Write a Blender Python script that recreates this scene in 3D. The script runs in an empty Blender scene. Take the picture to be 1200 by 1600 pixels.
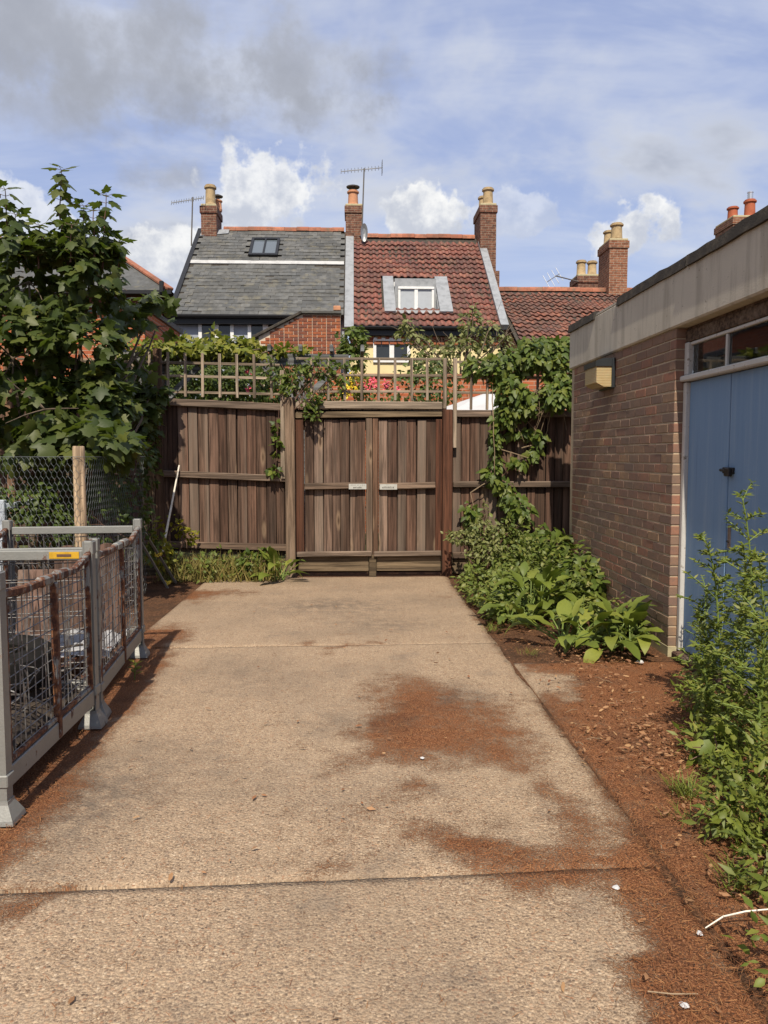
import bpy, math, random
import numpy as np
from mathutils import Vector, Matrix, noise as mnoise

random.seed(7); RNG = np.random.default_rng(11)
S = bpy.context.scene
COL = S.collection

# ---------------------------------------------------------------- camera
CZ = 1.45
FPX = 1200.0                       # focal length in pixels of the 1200x1600 photograph
PITCH = math.atan(88 / 1200)
YAW = math.atan(45 / 1200 * math.cos(PITCH))
cam_d = bpy.data.cameras.new('camera')
cam_d.sensor_fit = 'VERTICAL'; cam_d.sensor_height = 24; cam_d.lens = 18
cam_d.clip_start = 0.05; cam_d.clip_end = 2000
cam = bpy.data.objects.new('camera', cam_d); COL.objects.link(cam)
cam.location = (0, 0, CZ); cam.rotation_euler = (math.pi / 2 - PITCH, 0, -YAW)
S.camera = cam
S.render.resolution_x = 768; S.render.resolution_y = 1024

S.cycles.max_bounces = 7; S.cycles.diffuse_bounces = 3; S.cycles.glossy_bounces = 3; S.cycles.transmission_bounces = 5
S.cycles.caustics_reflective = False; S.cycles.caustics_refractive = False
# ---------------------------------------------------------------- light: sun behind the camera, a little to its left
SUNV = Vector((-0.075, -0.83, 1.0)).normalized()
SUN_EL = math.asin(SUNV.z)
sun_d = bpy.data.lights.new('sun', 'SUN'); sun_d.energy = 4.6; sun_d.angle = math.radians(0.53)
sun_d.color = (1.0, 0.90, 0.75)
sun = bpy.data.objects.new('sun', sun_d); COL.objects.link(sun)
sun.rotation_euler = SUNV.to_track_quat('Z', 'Y').to_euler()
vs = S.view_settings
vs.view_transform = 'Standard'; vs.look = 'None'; vs.gamma = 1.0; vs.exposure = 0.25
vs.use_curve_mapping = False

# ---------------------------------------------------------------- pixel helpers (a pixel gives a direction, the plane gives the distance)
RC = (Matrix.Rotation(-YAW, 3, 'Z') @ Matrix.Rotation(math.pi / 2 - PITCH, 3, 'X'))
def ray(px, py): return RC @ Vector(((px - 600) / FPX, (800 - py) / FPX, -1.0))
def at(px, py, Y):
    d = ray(px, py); t = Y / d.y
    return Vector((d.x * t, Y, CZ + d.z * t))
def atx(px, py, X):
    d = ray(px, py); t = X / d.x
    return Vector((X, d.y * t, CZ + d.z * t))
def gnd(px, py, z=0.0):
    d = ray(px, py); t = (z - CZ) / d.z
    return Vector((d.x * t, d.y * t, z))

# ---------------------------------------------------------------- node helpers
class NT:
    def __init__(s, tree): s.t = tree; s.n = tree.nodes; s.l = tree.links; s.n.clear()
    def put(s, inp, v):
        if isinstance(v, bpy.types.NodeSocket): s.l.new(v, inp)
        elif hasattr(inp, 'default_value'):
            if isinstance(v, (tuple, list)) and inp.type == 'RGBA' and len(v) == 3: v = (*v, 1)
            inp.default_value = v
    def a(s, typ, props=None, **k):
        nd = s.n.new('ShaderNode' + typ)
        for p, v in (props or {}).items(): setattr(nd, p, v)
        for key, v in k.items(): s.put(nd.inputs[key.replace('_', ' ')], v)
        return nd
    def m(s, op, a, b=0.0, c=None, clamp=False):
        nd = s.n.new('ShaderNodeMath'); nd.operation = op; nd.use_clamp = clamp
        s.put(nd.inputs[0], a); s.put(nd.inputs[1], b)
        if c is not None: s.put(nd.inputs[2], c)
        return nd.outputs[0]
    def vm(s, op, a, b=(0, 0, 0)):
        nd = s.n.new('ShaderNodeVectorMath'); nd.operation = op
        s.put(nd.inputs[0], a); s.put(nd.inputs[1], b)
        return nd.outputs['Value'] if op in ('DOT_PRODUCT', 'LENGTH', 'DISTANCE') else nd.outputs[0]
    def mix(s, f, a, b, blend='MIX'):
        nd = s.n.new('ShaderNodeMix'); nd.data_type = 'RGBA'; nd.blend_type = blend; nd.clamp_factor = True
        s.put(nd.inputs[0], f); s.put(nd.inputs[6], a); s.put(nd.inputs[7], b)
        return nd.outputs[2]
    def ramp(s, f, stops, interp='LINEAR'):
        nd = s.n.new('ShaderNodeValToRGB'); nd.color_ramp.interpolation = interp
        e = nd.color_ramp.elements
        while len(e) < len(stops): e.new(0.5)
        for el, (p, c) in zip(e, stops):
            el.position = p
            if isinstance(c, (int, float)): c = (c, c, c)
            el.color = (*c, 1)
        s.put(nd.inputs[0], f)
        return nd.outputs[0]
    def step(s, v, lo, hi):
        nd = s.n.new('ShaderNodeMapRange'); nd.interpolation_type = 'SMOOTHSTEP'
        s.put(nd.inputs[0], v); nd.inputs[1].default_value = lo; nd.inputs[2].default_value = hi
        return nd.outputs[0]
    def noise(s, vec, scale, detail=4, rough=0.55, out='Fac', dist=0.0):
        nd = s.a('TexNoise', Vector=vec, Scale=scale, Detail=detail, Roughness=rough, Distortion=dist)
        return nd.outputs[out]
    def voro(s, vec, scale, feature='F1', out='Distance', rnd=1.0):
        nd = s.a('TexVoronoi', {'feature': feature}, Vector=vec, Scale=scale, Randomness=rnd)
        return nd.outputs[out]
    def scl(s, vec, sc):
        nd = s.a('Mapping'); s.put(nd.inputs['Vector'], vec); nd.inputs['Scale'].default_value = sc
        return nd.outputs[0]
    def rnd(s):
        """one random number per piece, whether it is an object or an island of a joined mesh"""
        o = s.a('ObjectInfo').outputs['Random']; g = s.a('NewGeometry').outputs['Random Per Island']
        return s.m('FRACT', s.m('ADD', o, g))
    def bump(s, h, strength=0.4, dist=0.01, normal=None):
        nd = s.a('Bump', Strength=strength, Distance=dist, Height=h)
        if normal is not None: s.put(nd.inputs['Normal'], normal)
        return nd.outputs[0]
    def out(s, sh): s.l.new(sh, s.a('OutputMaterial').inputs['Surface'])
    def bsdf(s, col, rough=0.8, normal=None, metal=0.0, spec=0.3):
        nd = s.a('BsdfPrincipled', Base_Color=col, Roughness=rough, Metallic=metal)
        s.put(nd.inputs['Specular IOR Level'], spec)
        if normal is not None: s.put(nd.inputs['Normal'], normal)
        return nd.outputs[0]
M = {}
def newmat(name):
    m = bpy.data.materials.new(name); m.use_nodes = True; M[name] = m
    return NT(m.node_tree)
def objco(t, randomise=True):
    v = t.a('TexCoord').outputs['Object']
    if randomise:
        r = t.a('ObjectInfo').outputs['Random']
        off = t.a('CombineXYZ', X=t.m('MULTIPLY', r, 37.0), Y=t.m('MULTIPLY', r, 71.0), Z=t.m('MULTIPLY', r, 53.0))
        v = t.vm('ADD', v, off.outputs[0])
    return v
def wpos(t): return t.a('NewGeometry').outputs['Position']
def uvco(t): return t.a('UVMap').outputs[0]

# ---------------------------------------------------------------- sky: physical daylight sky with broken cloud over the whole dome
W = bpy.data.worlds.new('World'); S.world = W; W.use_nodes = True
t = NT(W.node_tree)
SKY = 0.10
sky = t.a('TexSky', {'sky_type': 'NISHITA'})
sky.sun_disc = False; sky.sun_elevation = SUN_EL; sky.sun_rotation = math.atan2(SUNV.x, SUNV.y)
sky.air_density = 1.0; sky.dust_density = 1.2; sky.ozone_density = 2.0
dirv = t.a('TexCoord').outputs['Generated']
sp = t.a('SeparateXYZ', Vector=dirv)
zz = t.m('MAXIMUM', sp.outputs[2], 0.0)
inv = t.m('DIVIDE', 1.0, t.m('ADD', zz, 0.22))
plane = t.a('CombineXYZ', X=t.m('MULTIPLY', sp.outputs[0], inv), Y=t.m('MULTIPLY', sp.outputs[1], inv), Z=2.6).outputs[0]
hz = t.step(zz, 0.42, 0.02)
base = t.mix(0.60, sky.outputs[0], (3.9, 4.6, 7.3))
# thin high veil
veil = t.step(t.noise(t.scl(plane, (1.0, 2.2, 1)), 1.5, 5, 0.6, dist=0.6), 0.38, 0.72)
c1 = t.mix(t.m('MULTIPLY', veil, 0.62), base, (5.6, 6.0, 7.0))
# low haze
c1 = t.mix(t.m('MULTIPLY', hz, 0.45), c1, (5.4, 6.1, 7.4))
# broken grey-white stratocumulus
n1 = t.noise(t.vm('ADD', plane, (0.62, 0.25, 0.0)), 1.35, 6, 0.56, dist=0.25)
leftish = t.m('MULTIPLY', sp.outputs[0], -0.22)
cov = t.step(t.m('ADD', n1, leftish), 0.47, 0.62)
dens = t.step(t.m('ADD', n1, leftish), 0.53, 0.74)
n2 = t.noise(plane, 4.2, 4, 0.6)
ccol = t.mix(dens, (5.6, 5.9, 6.6), (3.05, 3.25, 3.75))
ccol = t.mix(t.m('MULTIPLY', t.step(n2, 0.5, 0.72), 0.45), ccol, (6.6, 6.8, 7.2))
c2 = t.mix(t.m('MULTIPLY', cov, 0.85), c1, ccol)
# cumulus heads low over the roofs
WOB = t.noise(dirv, 13.0, 5, 0.6); WOB2 = t.noise(t.vm('ADD', dirv, (3.1, 1.7, 0.4)), 36.0, 4, 0.6)
def cumulus(col, px, py, rx, ry, seed, amt=1.0, lo=(4.9, 5.2, 5.9), hi=(8.3, 8.3, 8.2), soft=0.28, grain=2.2):
    d = ray(px, py).normalized()
    right = Vector((d.y, -d.x, 0)).normalized(); up = right.cross(d)
    u = t.m('DIVIDE', t.vm('DOT_PRODUCT', dirv, tuple(right)), rx / FPX)
    v = t.m('DIVIDE', t.m('SUBTRACT', t.vm('DOT_PRODUCT', dirv, tuple(up)), 0.0), ry / FPX)
    fr = t.m('GREATER_THAN', t.vm('DOT_PRODUCT', dirv, tuple(d)), 0.6)
    wob, wob2 = WOB, WOB2
    r = t.m('SQRT', t.m('ADD', t.m('MULTIPLY', u, u), t.m('MULTIPLY', v, v)))
    r = t.m('ADD', r, t.m('MULTIPLY', t.m('SUBTRACT', wob, 0.5), 2.6))
    if grain > 2: r = t.m('ADD', r, t.m('MULTIPLY', t.m('SUBTRACT', wob2, 0.5), 0.9))
    mask = t.m('MULTIPLY', t.m('MULTIPLY', t.step(r, 1.0, 1.0 - soft), fr), amt)
    sh = t.step(t.m('ADD', t.m('MULTIPLY', v, 0.28), t.m('MULTIPLY', t.m('SUBTRACT', wob2 if grain > 2 else wob, 0.5), grain)), -0.45, 0.55)
    cc = t.mix(sh, lo, hi)
    return t.mix(mask, col, cc)
G_ = dict(lo=(3.0, 3.2, 3.75), hi=(4.2, 4.4, 4.95), soft=0.95, grain=1.3)
for a_ in ((120, 60, 330, 100, 0, 0.95), (470, 105, 150, 75, 0, 0.85), (250, 130, 260, 60, 0, 0.6), (60, 170, 160, 50, 0, 0.6), (480, 175, 130, 40, 0, 0.5), (270, 275, 80, 32, 0, 0.7)):
    c2 = cumulus(c2, *a_, **G_)
for k, a_ in enumerate([(430, 300, 105, 62, 1.3, 0.9), (670, 330, 62, 40, 2.1, 1.0), (985, 365, 60, 46, 3.7, 0.95),
                        (250, 400, 90, 40, 5.2, 0.9), (800, 335, 70, 40, 6.4, 0.4), (20, 350, 90, 50, 8.4, 0.6)]):
    c2 = cumulus(c2, *a_)
W.cycles.sampling_method = 'MANUAL'; W.cycles.sample_map_resolution = 256
bg = t.a('Background', Color=c2, Strength=SKY)
t.l.new(bg.outputs[0], t.a('OutputWorld').inputs['Surface'])

# ---------------------------------------------------------------- materials
def wood(name, cols, axis, grain=1.0, rough=0.85, knots=True, pale=None):
    t = newmat(name); v = objco(t); r = t.rnd()
    sc = {'z': (34, 34, 1.3), 'x': (1.3, 34, 34), 'y': (34, 1.3, 34)}[axis]
    ks = {'z': (6.5, 0.4, 1.7), 'x': (1.7, 0.4, 6.5), 'y': (6.5, 1.7, 0.4)}[axis]
    big = t.noise(t.scl(v, tuple(s / 9 for s in sc)), 1.0, 3)
    g = t.noise(t.scl(v, sc), 1.0, 6, 0.65, dist=0.4)
    fine = t.noise(t.scl(v, tuple(s * 4 for s in sc)), 1.0, 3, 0.6)
    base = t.ramp(r, [(i / (len(cols) - 1), c) for i, c in enumerate(cols)])
    r2 = t.m('ADD', 0.68, t.m('MULTIPLY', t.m('FRACT', t.m('MULTIPLY', r, 17.31)), 0.62))
    base = t.vm('MULTIPLY', base, t.a('CombineXYZ', X=r2, Y=r2, Z=r2).outputs[0])
    c = t.mix(t.step(g, 0.36, 0.66), t.mix(0.74, base, (0.016, 0.010, 0.007)), base)
    c = t.mix(t.m('MULTIPLY', t.step(big, 0.5, 0.75), 0.5), c, pale or (0.34, 0.27, 0.21))
    c = t.mix(t.m('MULTIPLY', t.step(big, 0.46, 0.26), 0.45), c, (0.045, 0.03, 0.022))
    c = t.mix(t.m('MULTIPLY', t.step(fine, 0.55, 0.8), 0.35), c, (0.03, 0.02, 0.014))
    if knots:
        kn_ = t.a('TexVoronoi', Vector=t.scl(v, ks), Scale=1.0); kd = kn_.outputs['Distance']
        sel = t.step(t.a('SeparateColor', Color=kn_.outputs['Color']).outputs[0], 0.52, 0.62)
        ring = t.m('MULTIPLY', t.m('MULTIPLY', t.step(kd, 0.15, 0.04), 0.85), sel)
        c = t.mix(t.m('MULTIPLY', t.m('MULTIPLY', t.step(kd, 0.27, 0.13), 0.42), sel), c, (0.36, 0.25, 0.16))
        c = t.mix(ring, c, (0.035, 0.018, 0.010))
    h = t.m('ADD', g, t.m('MULTIPLY', fine, 0.6))
    t.out(t.bsdf(c, rough, t.bump(h, 0.5 * grain, 0.006), spec=0.2))
FENCE = [(0.125, 0.068, 0.045), (0.215, 0.138, 0.098), (0.078, 0.043, 0.030), (0.275, 0.190, 0.142), (0.140, 0.074, 0.050), (0.19, 0.115, 0.08), (0.095, 0.052, 0.035)]
wood('fence_board', FENCE, 'z')
wood('fence_rail', [(0.22, 0.155, 0.11), (0.17, 0.115, 0.08), (0.27, 0.20, 0.15)], 'x', knots=False)
wood('fence_post', [(0.22, 0.13, 0.08), (0.17, 0.095, 0.06), (0.27, 0.175, 0.115)], 'z')
wood('red_stile', [(0.115, 0.045, 0.026), (0.14, 0.06, 0.034)], 'z', knots=False, pale=(0.2, 0.1, 0.06))
wood('trellis_v', [(0.38, 0.30, 0.22), (0.31, 0.24, 0.175), (0.46, 0.37, 0.275)], 'z', knots=False)
wood('trellis_h', [(0.42, 0.33, 0.235), (0.34, 0.265, 0.19), (0.50, 0.40, 0.29)], 'x', knots=False)
wood('grey_timber', [(0.24, 0.245, 0.24), (0.19, 0.20, 0.20)], 'x', knots=False, pale=(0.32, 0.32, 0.30))
wood('pale_post', [(0.36, 0.25, 0.17), (0.31, 0.21, 0.14)], 'z', pale=(0.48, 0.37, 0.28))
wood('round_post', [(0.66, 0.48, 0.31), (0.64, 0.46, 0.29)], 'z', knots=True, pale=(0.58, 0.44, 0.28))
wood('old_board', [(0.20, 0.115, 0.085), (0.24, 0.15, 0.115), (0.16, 0.09, 0.07)], 'z', knots=False)
wood('gap_shade', [(0.030, 0.018, 0.012), (0.034, 0.02, 0.014)], 'z', knots=False, pale=(0.04, 0.025, 0.018))  # near-black tone for the added sheets that paint shade into timber gaps
wood('threshold', [(0.17, 0.125, 0.075), (0.20, 0.145, 0.09)], 'x', pale=(0.26, 0.2, 0.13))

def brickpieces(name, cols, dirt=(0.05, 0.04, 0.035), dirt_amt=0.5, rough=0.9):
    t = newmat(name); r = t.rnd(); p = wpos(t)
    base = t.ramp(r, [(i / (len(cols) - 1), c) for i, c in enumerate(cols)])
    n = t.noise(p, 22, 5, 0.65); sp_ = t.noise(p, 160, 3, 0.6); big = t.noise(p, 1.3, 4)
    c = t.mix(t.step(n, 0.35, 0.7), t.mix(0.45, base, dirt), base)
    c = t.mix(t.m('MULTIPLY', t.step(sp_, 0.56, 0.75), 0.35), c, dirt)
    c = t.mix(t.m('MULTIPLY', t.step(big, 0.42, 0.66), dirt_amt), c, dirt)
    h = t.m('ADD', t.m('MULTIPLY', n, 0.5), sp_)
    t.out(t.bsdf(c, rough, t.bump(h, 0.55, 0.004), spec=0.2))
brickpieces('shed_brick', [(0.28, 0.165, 0.112), (0.225, 0.140, 0.102), (0.38, 0.235, 0.135), (0.195, 0.130, 0.105), (0.34, 0.155, 0.10), (0.265, 0.17, 0.12)],
            (0.16, 0.122, 0.10), 0.6)
brickpieces('house_brick', [(0.42, 0.120, 0.045), (0.22, 0.075, 0.045), (0.50, 0.17, 0.065), (0.16, 0.070, 0.055), (0.46, 0.15, 0.055), (0.36, 0.10, 0.045)], (0.10, 0.055, 0.045), 0.25)
def mortar(name, col):
    t = newmat(name); p = wpos(t); n = t.noise(p, 60, 4); b = t.noise(p, 1.7, 3)
    c = t.mix(n, tuple(x * 0.7 for x in col), tuple(min(1, x * 1.2) for x in col))
    c = t.mix(t.m('MULTIPLY', t.step(b, 0.4, 0.65), 0.4), c, tuple(x * 0.6 for x in col))
    t.out(t.bsdf(c, 0.95, t.bump(n, 0.5, 0.004)))
mortar('shed_mortar', (0.50, 0.40, 0.28)); mortar('house_mortar', (0.62, 0.52, 0.40))
def brickwall(name, a, b, mo, dirt=0.4, dark=(0.05, 0.035, 0.03)):
    t = newmat(name); uv = uvco(t)
    br = t.a('TexBrick', {'offset': 0.5, 'squash': 1.0}, Vector=uv, Color1=a, Color2=b, Mortar=mo, Scale=1.0, Mortar_Size=0.007, Mortar_Smooth=0.2, Bias=-0.1, Brick_Width=0.225, Row_Height=0.075)
    n = t.noise(uv, 9, 5, 0.65); f = t.noise(uv, 70, 3)
    c = t.mix(t.m('MULTIPLY', t.step(n, 0.42, 0.68), dirt), br.outputs[0], dark)
    c = t.mix(t.m('MULTIPLY', f, 0.25), c, dark)
    h = t.m('SUBTRACT', t.m('MULTIPLY', f, 0.3), br.outputs['Fac'])
    t.out(t.bsdf(c, 0.9, t.bump(h, 0.6, 0.012), spec=0.2))
brickwall('chimney_brick', (0.15, 0.062, 0.042), (0.27, 0.125, 0.078), (0.34, 0.27, 0.20), 0.75)
brickwall('chimney_brick_orange', (0.25, 0.095, 0.05), (0.36, 0.165, 0.095), (0.44, 0.36, 0.27), 0.55)
brickwall('garden_brick', (0.52, 0.15, 0.06), (0.40, 0.11, 0.05), (0.5, 0.34, 0.24), 0.25)
brickwall('dark_brick', (0.16, 0.05, 0.035), (0.2, 0.065, 0.045), (0.2, 0.14, 0.11), 0.3)
def pieced(name, cols, rough=0.7, streak=(0.05, 0.05, 0.05), moss=None, sc=6.0):
    t = newmat(name); r = t.rnd(); p = wpos(t)
    base = t.ramp(r, [(i / (len(cols) - 1), c) for i, c in enumerate(cols)])
    n = t.noise(p, sc, 6, 0.65); f = t.noise(p, 45, 4, 0.6); b = t.noise(p, 0.9, 4, 0.6)
    c = t.mix(t.m('MULTIPLY', t.step(n, 0.42, 0.66), 0.6), base, streak)
    c = t.mix(t.m('MULTIPLY', t.step(b, 0.45, 0.62), 0.55), c, streak)
    if moss: c = t.mix(t.m('MULTIPLY', t.step(t.noise(p, 3.1, 6, 0.7), 0.53, 0.66), 0.6), c, moss)
    t.out(t.bsdf(c, rough, t.bump(f, 0.4, 0.008), spec=0.3))
pieced('slate', [(0.115, 0.118, 0.115), (0.085, 0.088, 0.088), (0.15, 0.15, 0.142), (0.10, 0.10, 0.095), (0.13, 0.128, 0.118)], 0.62, (0.055, 0.055, 0.05), (0.17, 0.155, 0.11))
pieced('pantile', [(0.25, 0.090, 0.062), (0.18, 0.066, 0.052), (0.33, 0.135, 0.09), (0.145, 0.062, 0.052), (0.225, 0.078, 0.055), (0.29, 0.115, 0.085)], 0.65, (0.070, 0.044, 0.038), (0.15, 0.11, 0.07))
pieced('pantile_brown', [(0.25, 0.090, 0.055), (0.17, 0.075, 0.055), (0.30, 0.12, 0.075), (0.13, 0.07, 0.055), (0.21, 0.085, 0.06)], 0.7, (0.075, 0.048, 0.040), (0.12, 0.085, 0.06))
pieced('ridge_tile', [(0.36, 0.13, 0.07), (0.30, 0.11, 0.065), (0.42, 0.17, 0.1)], 0.8, (0.14, 0.07, 0.045), (0.16, 0.13, 0.08))
def plain(name, col, rough=0.6, metal=0.0, var=0.35, sc=8.0, bump=0.15, dark=None, spec=0.3):
    t = newmat(name); p = wpos(t)
    n = t.noise(p, sc, 6, 0.65); f = t.noise(p, sc * 9, 3)
    d = dark or tuple(x * 0.45 for x in col)
    c = t.mix(t.m('MULTIPLY', t.step(n, 0.42, 0.7), var * 1.4), col, d)
    c = t.mix(t.m('MULTIPLY', f, var * 0.5), c, d)
    t.out(t.bsdf(c, rough, t.bump(t.m('ADD', n, f), bump, 0.004), metal, spec))
plain('lead', (0.31, 0.325, 0.34), 0.5, 0.0, 0.4, 5)
plain('white_frame', (0.78, 0.78, 0.76), 0.45, 0, 0.12)
plain('cream_render', (0.78, 0.66, 0.36), 0.9, 0, 0.15, 2)
plain('grey_render', (0.34, 0.37, 0.42), 0.9, 0, 0.25, 2)
plain('black_gutter', (0.018, 0.018, 0.02), 0.4, 0, 0.2)
plain('buff_pot', (0.46, 0.34, 0.19), 0.85, 0, 0.5, 7)
plain('pink_pot', (0.55, 0.27, 0.15), 0.85, 0, 0.3, 7)
plain('red_pot', (0.42, 0.12, 0.06), 0.8, 0, 0.3, 7)
plain('aerial_metal', (0.30, 0.31, 0.32), 0.45, 0.6, 0.3)
plain('flue_steel', (0.6, 0.62, 0.64), 0.3, 0.8, 0.1)
plain('grey_sheet', (0.36, 0.36, 0.37), 0.8, 0, 0.5, 14)
plain('white_sheet', (0.55, 0.55, 0.55), 0.8, 0, 0.15, 6)
plain('stone_pale', (0.46, 0.40, 0.25), 0.9, 0, 0.3, 14, 0.4)
plain('rubber', (0.02, 0.019, 0.018), 0.95, 0, 0.4, 12, 0.4, None, 0.05)
plain('pale_lead', (0.50, 0.50, 0.49), 0.6, 0, 0.3, 5)
plain('dark_debris', (0.075, 0.058, 0.045), 0.95, 0, 0.6, 20, 0.6)
plain('yellow_paint', (0.62, 0.36, 0.03), 0.5, 0, 0.35, 14)
plain('label_ink', (0.05, 0.04, 0.03), 0.7, 0, 0.2)
plain('sign_plate', (0.47, 0.47, 0.43), 0.55, 0, 0.2, 30)
plain('dark_room', (0.06, 0.05, 0.045), 0.9, 0, 0.2)
plain('room_brick', (0.05, 0.026, 0.023), 0.9, 0, 0.3)
plain('lamp_black', (0.03, 0.034, 0.038), 0.4, 0, 0.2)
plain('black_iron', (0.03, 0.026, 0.024), 0.5, 0.3, 0.4, 40)
plain('worn_steel', (0.24, 0.19, 0.17), 0.5, 0.4, 0.5, 40)
plain('cane_white', (0.80, 0.74, 0.62), 0.6, 0, 0.2, 20)
plain('mast_grey', (0.13, 0.12, 0.11), 0.6, 0.3, 0.2)
plain('blue_grey_metal', (0.50, 0.55, 0.60), 0.5, 0.1, 0.25, 9)
plain('wire_galv', (0.24, 0.24, 0.235), 0.5, 0.4, 0.6, 25, 0.1, (0.09, 0.055, 0.038))
plain('chicken_wire', (0.16, 0.175, 0.18), 0.5, 0.3, 0.2)
plain('twine', (0.75, 0.55, 0.06), 0.7, 0, 0.2)
plain('twig', (0.30, 0.22, 0.14), 0.85, 0, 0.4, 20)
plain('bark', (0.16, 0.12, 0.085), 0.9, 0, 0.5, 20, 0.5)
plain('stem_green', (0.16, 0.22, 0.05), 0.6, 0, 0.3, 20)
plain('stem_brown', (0.15, 0.085, 0.06), 0.7, 0, 0.3, 20)
plain('felt', (0.035, 0.031, 0.028), 0.95, 0, 0.6, 10, 0.8, (0.10, 0.085, 0.065))
plain('curtain', (0.42, 0.45, 0.48), 0.9, 0, 0.1)
plain('petal_pink', (0.75, 0.12, 0.16), 0.6, 0, 0.1)
plain('petal_yellow', (0.75, 0.55, 0.04), 0.6, 0, 0.1)

def rusty(name, rust_amt):
    t = newmat(name); v = objco(t)
    n = t.noise(v, 7.0, 6, 0.7); s_ = t.noise(t.scl(v, (30, 30, 3)), 1.0, 5, 0.6); f = t.noise(v, 90, 3)
    metal = t.mix(n, (0.19, 0.195, 0.18), (0.31, 0.305, 0.28))
    rust = t.ramp(t.noise(v, 26, 5, 0.7), [(0.32, (0.030, 0.013, 0.009)), (0.5, (0.105, 0.038, 0.018)), (0.68, (0.30, 0.135, 0.055))])
    k = t.step(t.m('ADD', t.m('MULTIPLY', n, 0.6), t.m('MULTIPLY', s_, 0.4)), 0.62 - rust_amt * 0.3, 0.68 - rust_amt * 0.3)
    c = t.mix(k, metal, rust)
    b = t.a('BsdfPrincipled', Base_Color=c, Roughness=t.m('ADD', 0.5, t.m('MULTIPLY', k, 0.4)), Metallic=t.m('MULTIPLY', t.m('SUBTRACT', 1.0, k), 0.25))
    t.put(b.inputs['Normal'], t.bump(t.m('ADD', f, k), 0.35, 0.004)); t.out(b.outputs[0])
rusty('galv', 0.12); rusty('galv_patchy', 0.45); rusty('rusty', 0.62)

# concrete of the drive: exposed aggregate, tamped ribs, stains, and needle litter where the mesh attribute says so
t = newmat('drive_concrete'); p = wpos(t)
flat = t.vm('MULTIPLY', p, (1, 1, 0))
cell = t.a('TexVoronoi', Vector=flat, Scale=95.0)
cell2 = t.a('TexVoronoi', Vector=flat, Scale=52.0)
sepc = t.a('SeparateColor', Color=cell.outputs['Color'])
peb = t.ramp(sepc.outputs[0], [(0.0, (0.12, 0.085, 0.062)), (0.12, (0.22, 0.155, 0.105)), (0.34, (0.38, 0.27, 0.175)), (0.52, (0.27, 0.18, 0.115)), (0.70, (0.55, 0.415, 0.275)), (0.86, (0.29, 0.155, 0.09)), (1.0, (0.58, 0.465, 0.33))])
cem = t.mix(t.step(t.noise(flat, 190, 3, 0.75), 0.33, 0.66), (0.17, 0.118, 0.08), (0.52, 0.39, 0.262))
near = t.step(t.a('SeparateXYZ', Vector=p).outputs[1], 6.5, 1.5)
pebm = t.m('MULTIPLY', t.step(t.noise(flat, 2.2, 4), 0.1, 0.5), t.m('ADD', 0.70, t.m('MULTIPLY', near, 0.25)))
c = t.mix(t.m('MULTIPLY', t.step(cell.outputs['Distance'], 0.62, 0.36), pebm), cem, peb)
sep2 = t.a('SeparateColor', Color=cell2.outputs['Color'])
c = t.mix(t.m('MULTIPLY', t.m('MULTIPLY', t.step(sep2.outputs[1], 0.83, 0.86), t.step(cell2.outputs['Distance'], 0.45, 0.3)), 0.4), c, (0.15, 0.115, 0.095))
big = t.noise(flat, 0.75, 5, 0.6); mid = t.noise(t.vm('ADD', flat, (4, 9, 0)), 2.6, 6, 0.65)
c = t.mix(t.m('MULTIPLY', t.step(big, 0.42, 0.66), 0.42), c, (0.19, 0.145, 0.105))
c = t.mix(t.m('MULTIPLY', t.step(t.noise(flat, 26, 5, 0.75), 0.5, 0.72), 0.42), c, (0.15, 0.105, 0.072))
c = t.mix(t.m('MULTIPLY', t.step(mid, 0.55, 0.72), 0.45), c, (0.155, 0.125, 0.10))
c = t.mix(t.m('MULTIPLY', t.step(mid, 0.44, 0.28), 0.25), c, (0.48, 0.37, 0.26))
dk = t.a('Attribute', {'attribute_name': 'stain'}).outputs['Fac']
c = t.mix(t.m('MULTIPLY', t.m('MULTIPLY', dk, t.step(t.noise(flat, 7, 5, 0.7), 0.3, 0.62)), 0.75), c, (0.085, 0.072, 0.062))
lit = t.a('Attribute', {'attribute_name': 'litter'}).outputs['Fac']
ln = t.noise(flat, 8, 7, 0.78); lf = t.noise(flat, 130, 4, 0.7)
lm = t.step(t.m('ADD', lit, t.m('ADD', t.m('MULTIPLY', t.m('SUBTRACT', ln, 0.5), 1.9), t.m('MULTIPLY', t.m('SUBTRACT', lf, 0.5), 2.3))), 0.28, 0.92)
lcol = t.ramp(lf, [(0.34, (0.040, 0.018, 0.011)), (0.46, (0.15, 0.058, 0.027)), (0.54, (0.27, 0.112, 0.047)), (0.62, (0.40, 0.19, 0.09)), (0.72, (0.58, 0.38, 0.24))])
lcol = t.mix(t.m('MULTIPLY', t.step(t.noise(flat, 1.9, 4), 0.48, 0.68), 0.45), lcol, (0.07, 0.036, 0.024))
c = t.mix(lm, c, lcol)
rib = t.a('TexWave', {'bands_direction': 'X'}, Vector=flat, Scale=5.5, Distortion=2.2, Detail=3.0, Detail_Scale=1.4).outputs['Fac']
h = t.m('ADD', t.m('MULTIPLY', cell.outputs['Distance'], -0.8), t.m('MULTIPLY', rib, 0.30))
h = t.m('ADD', h, t.m('MULTIPLY', t.noise(flat, 60, 3, 0.7), 0.7))
h = t.m('ADD', h, t.m('MULTIPLY', t.m('MULTIPLY', lm, lf), 1.6))
t.out(t.bsdf(c, 0.92, t.bump(h, 0.75, 0.0075), spec=0.15))

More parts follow.
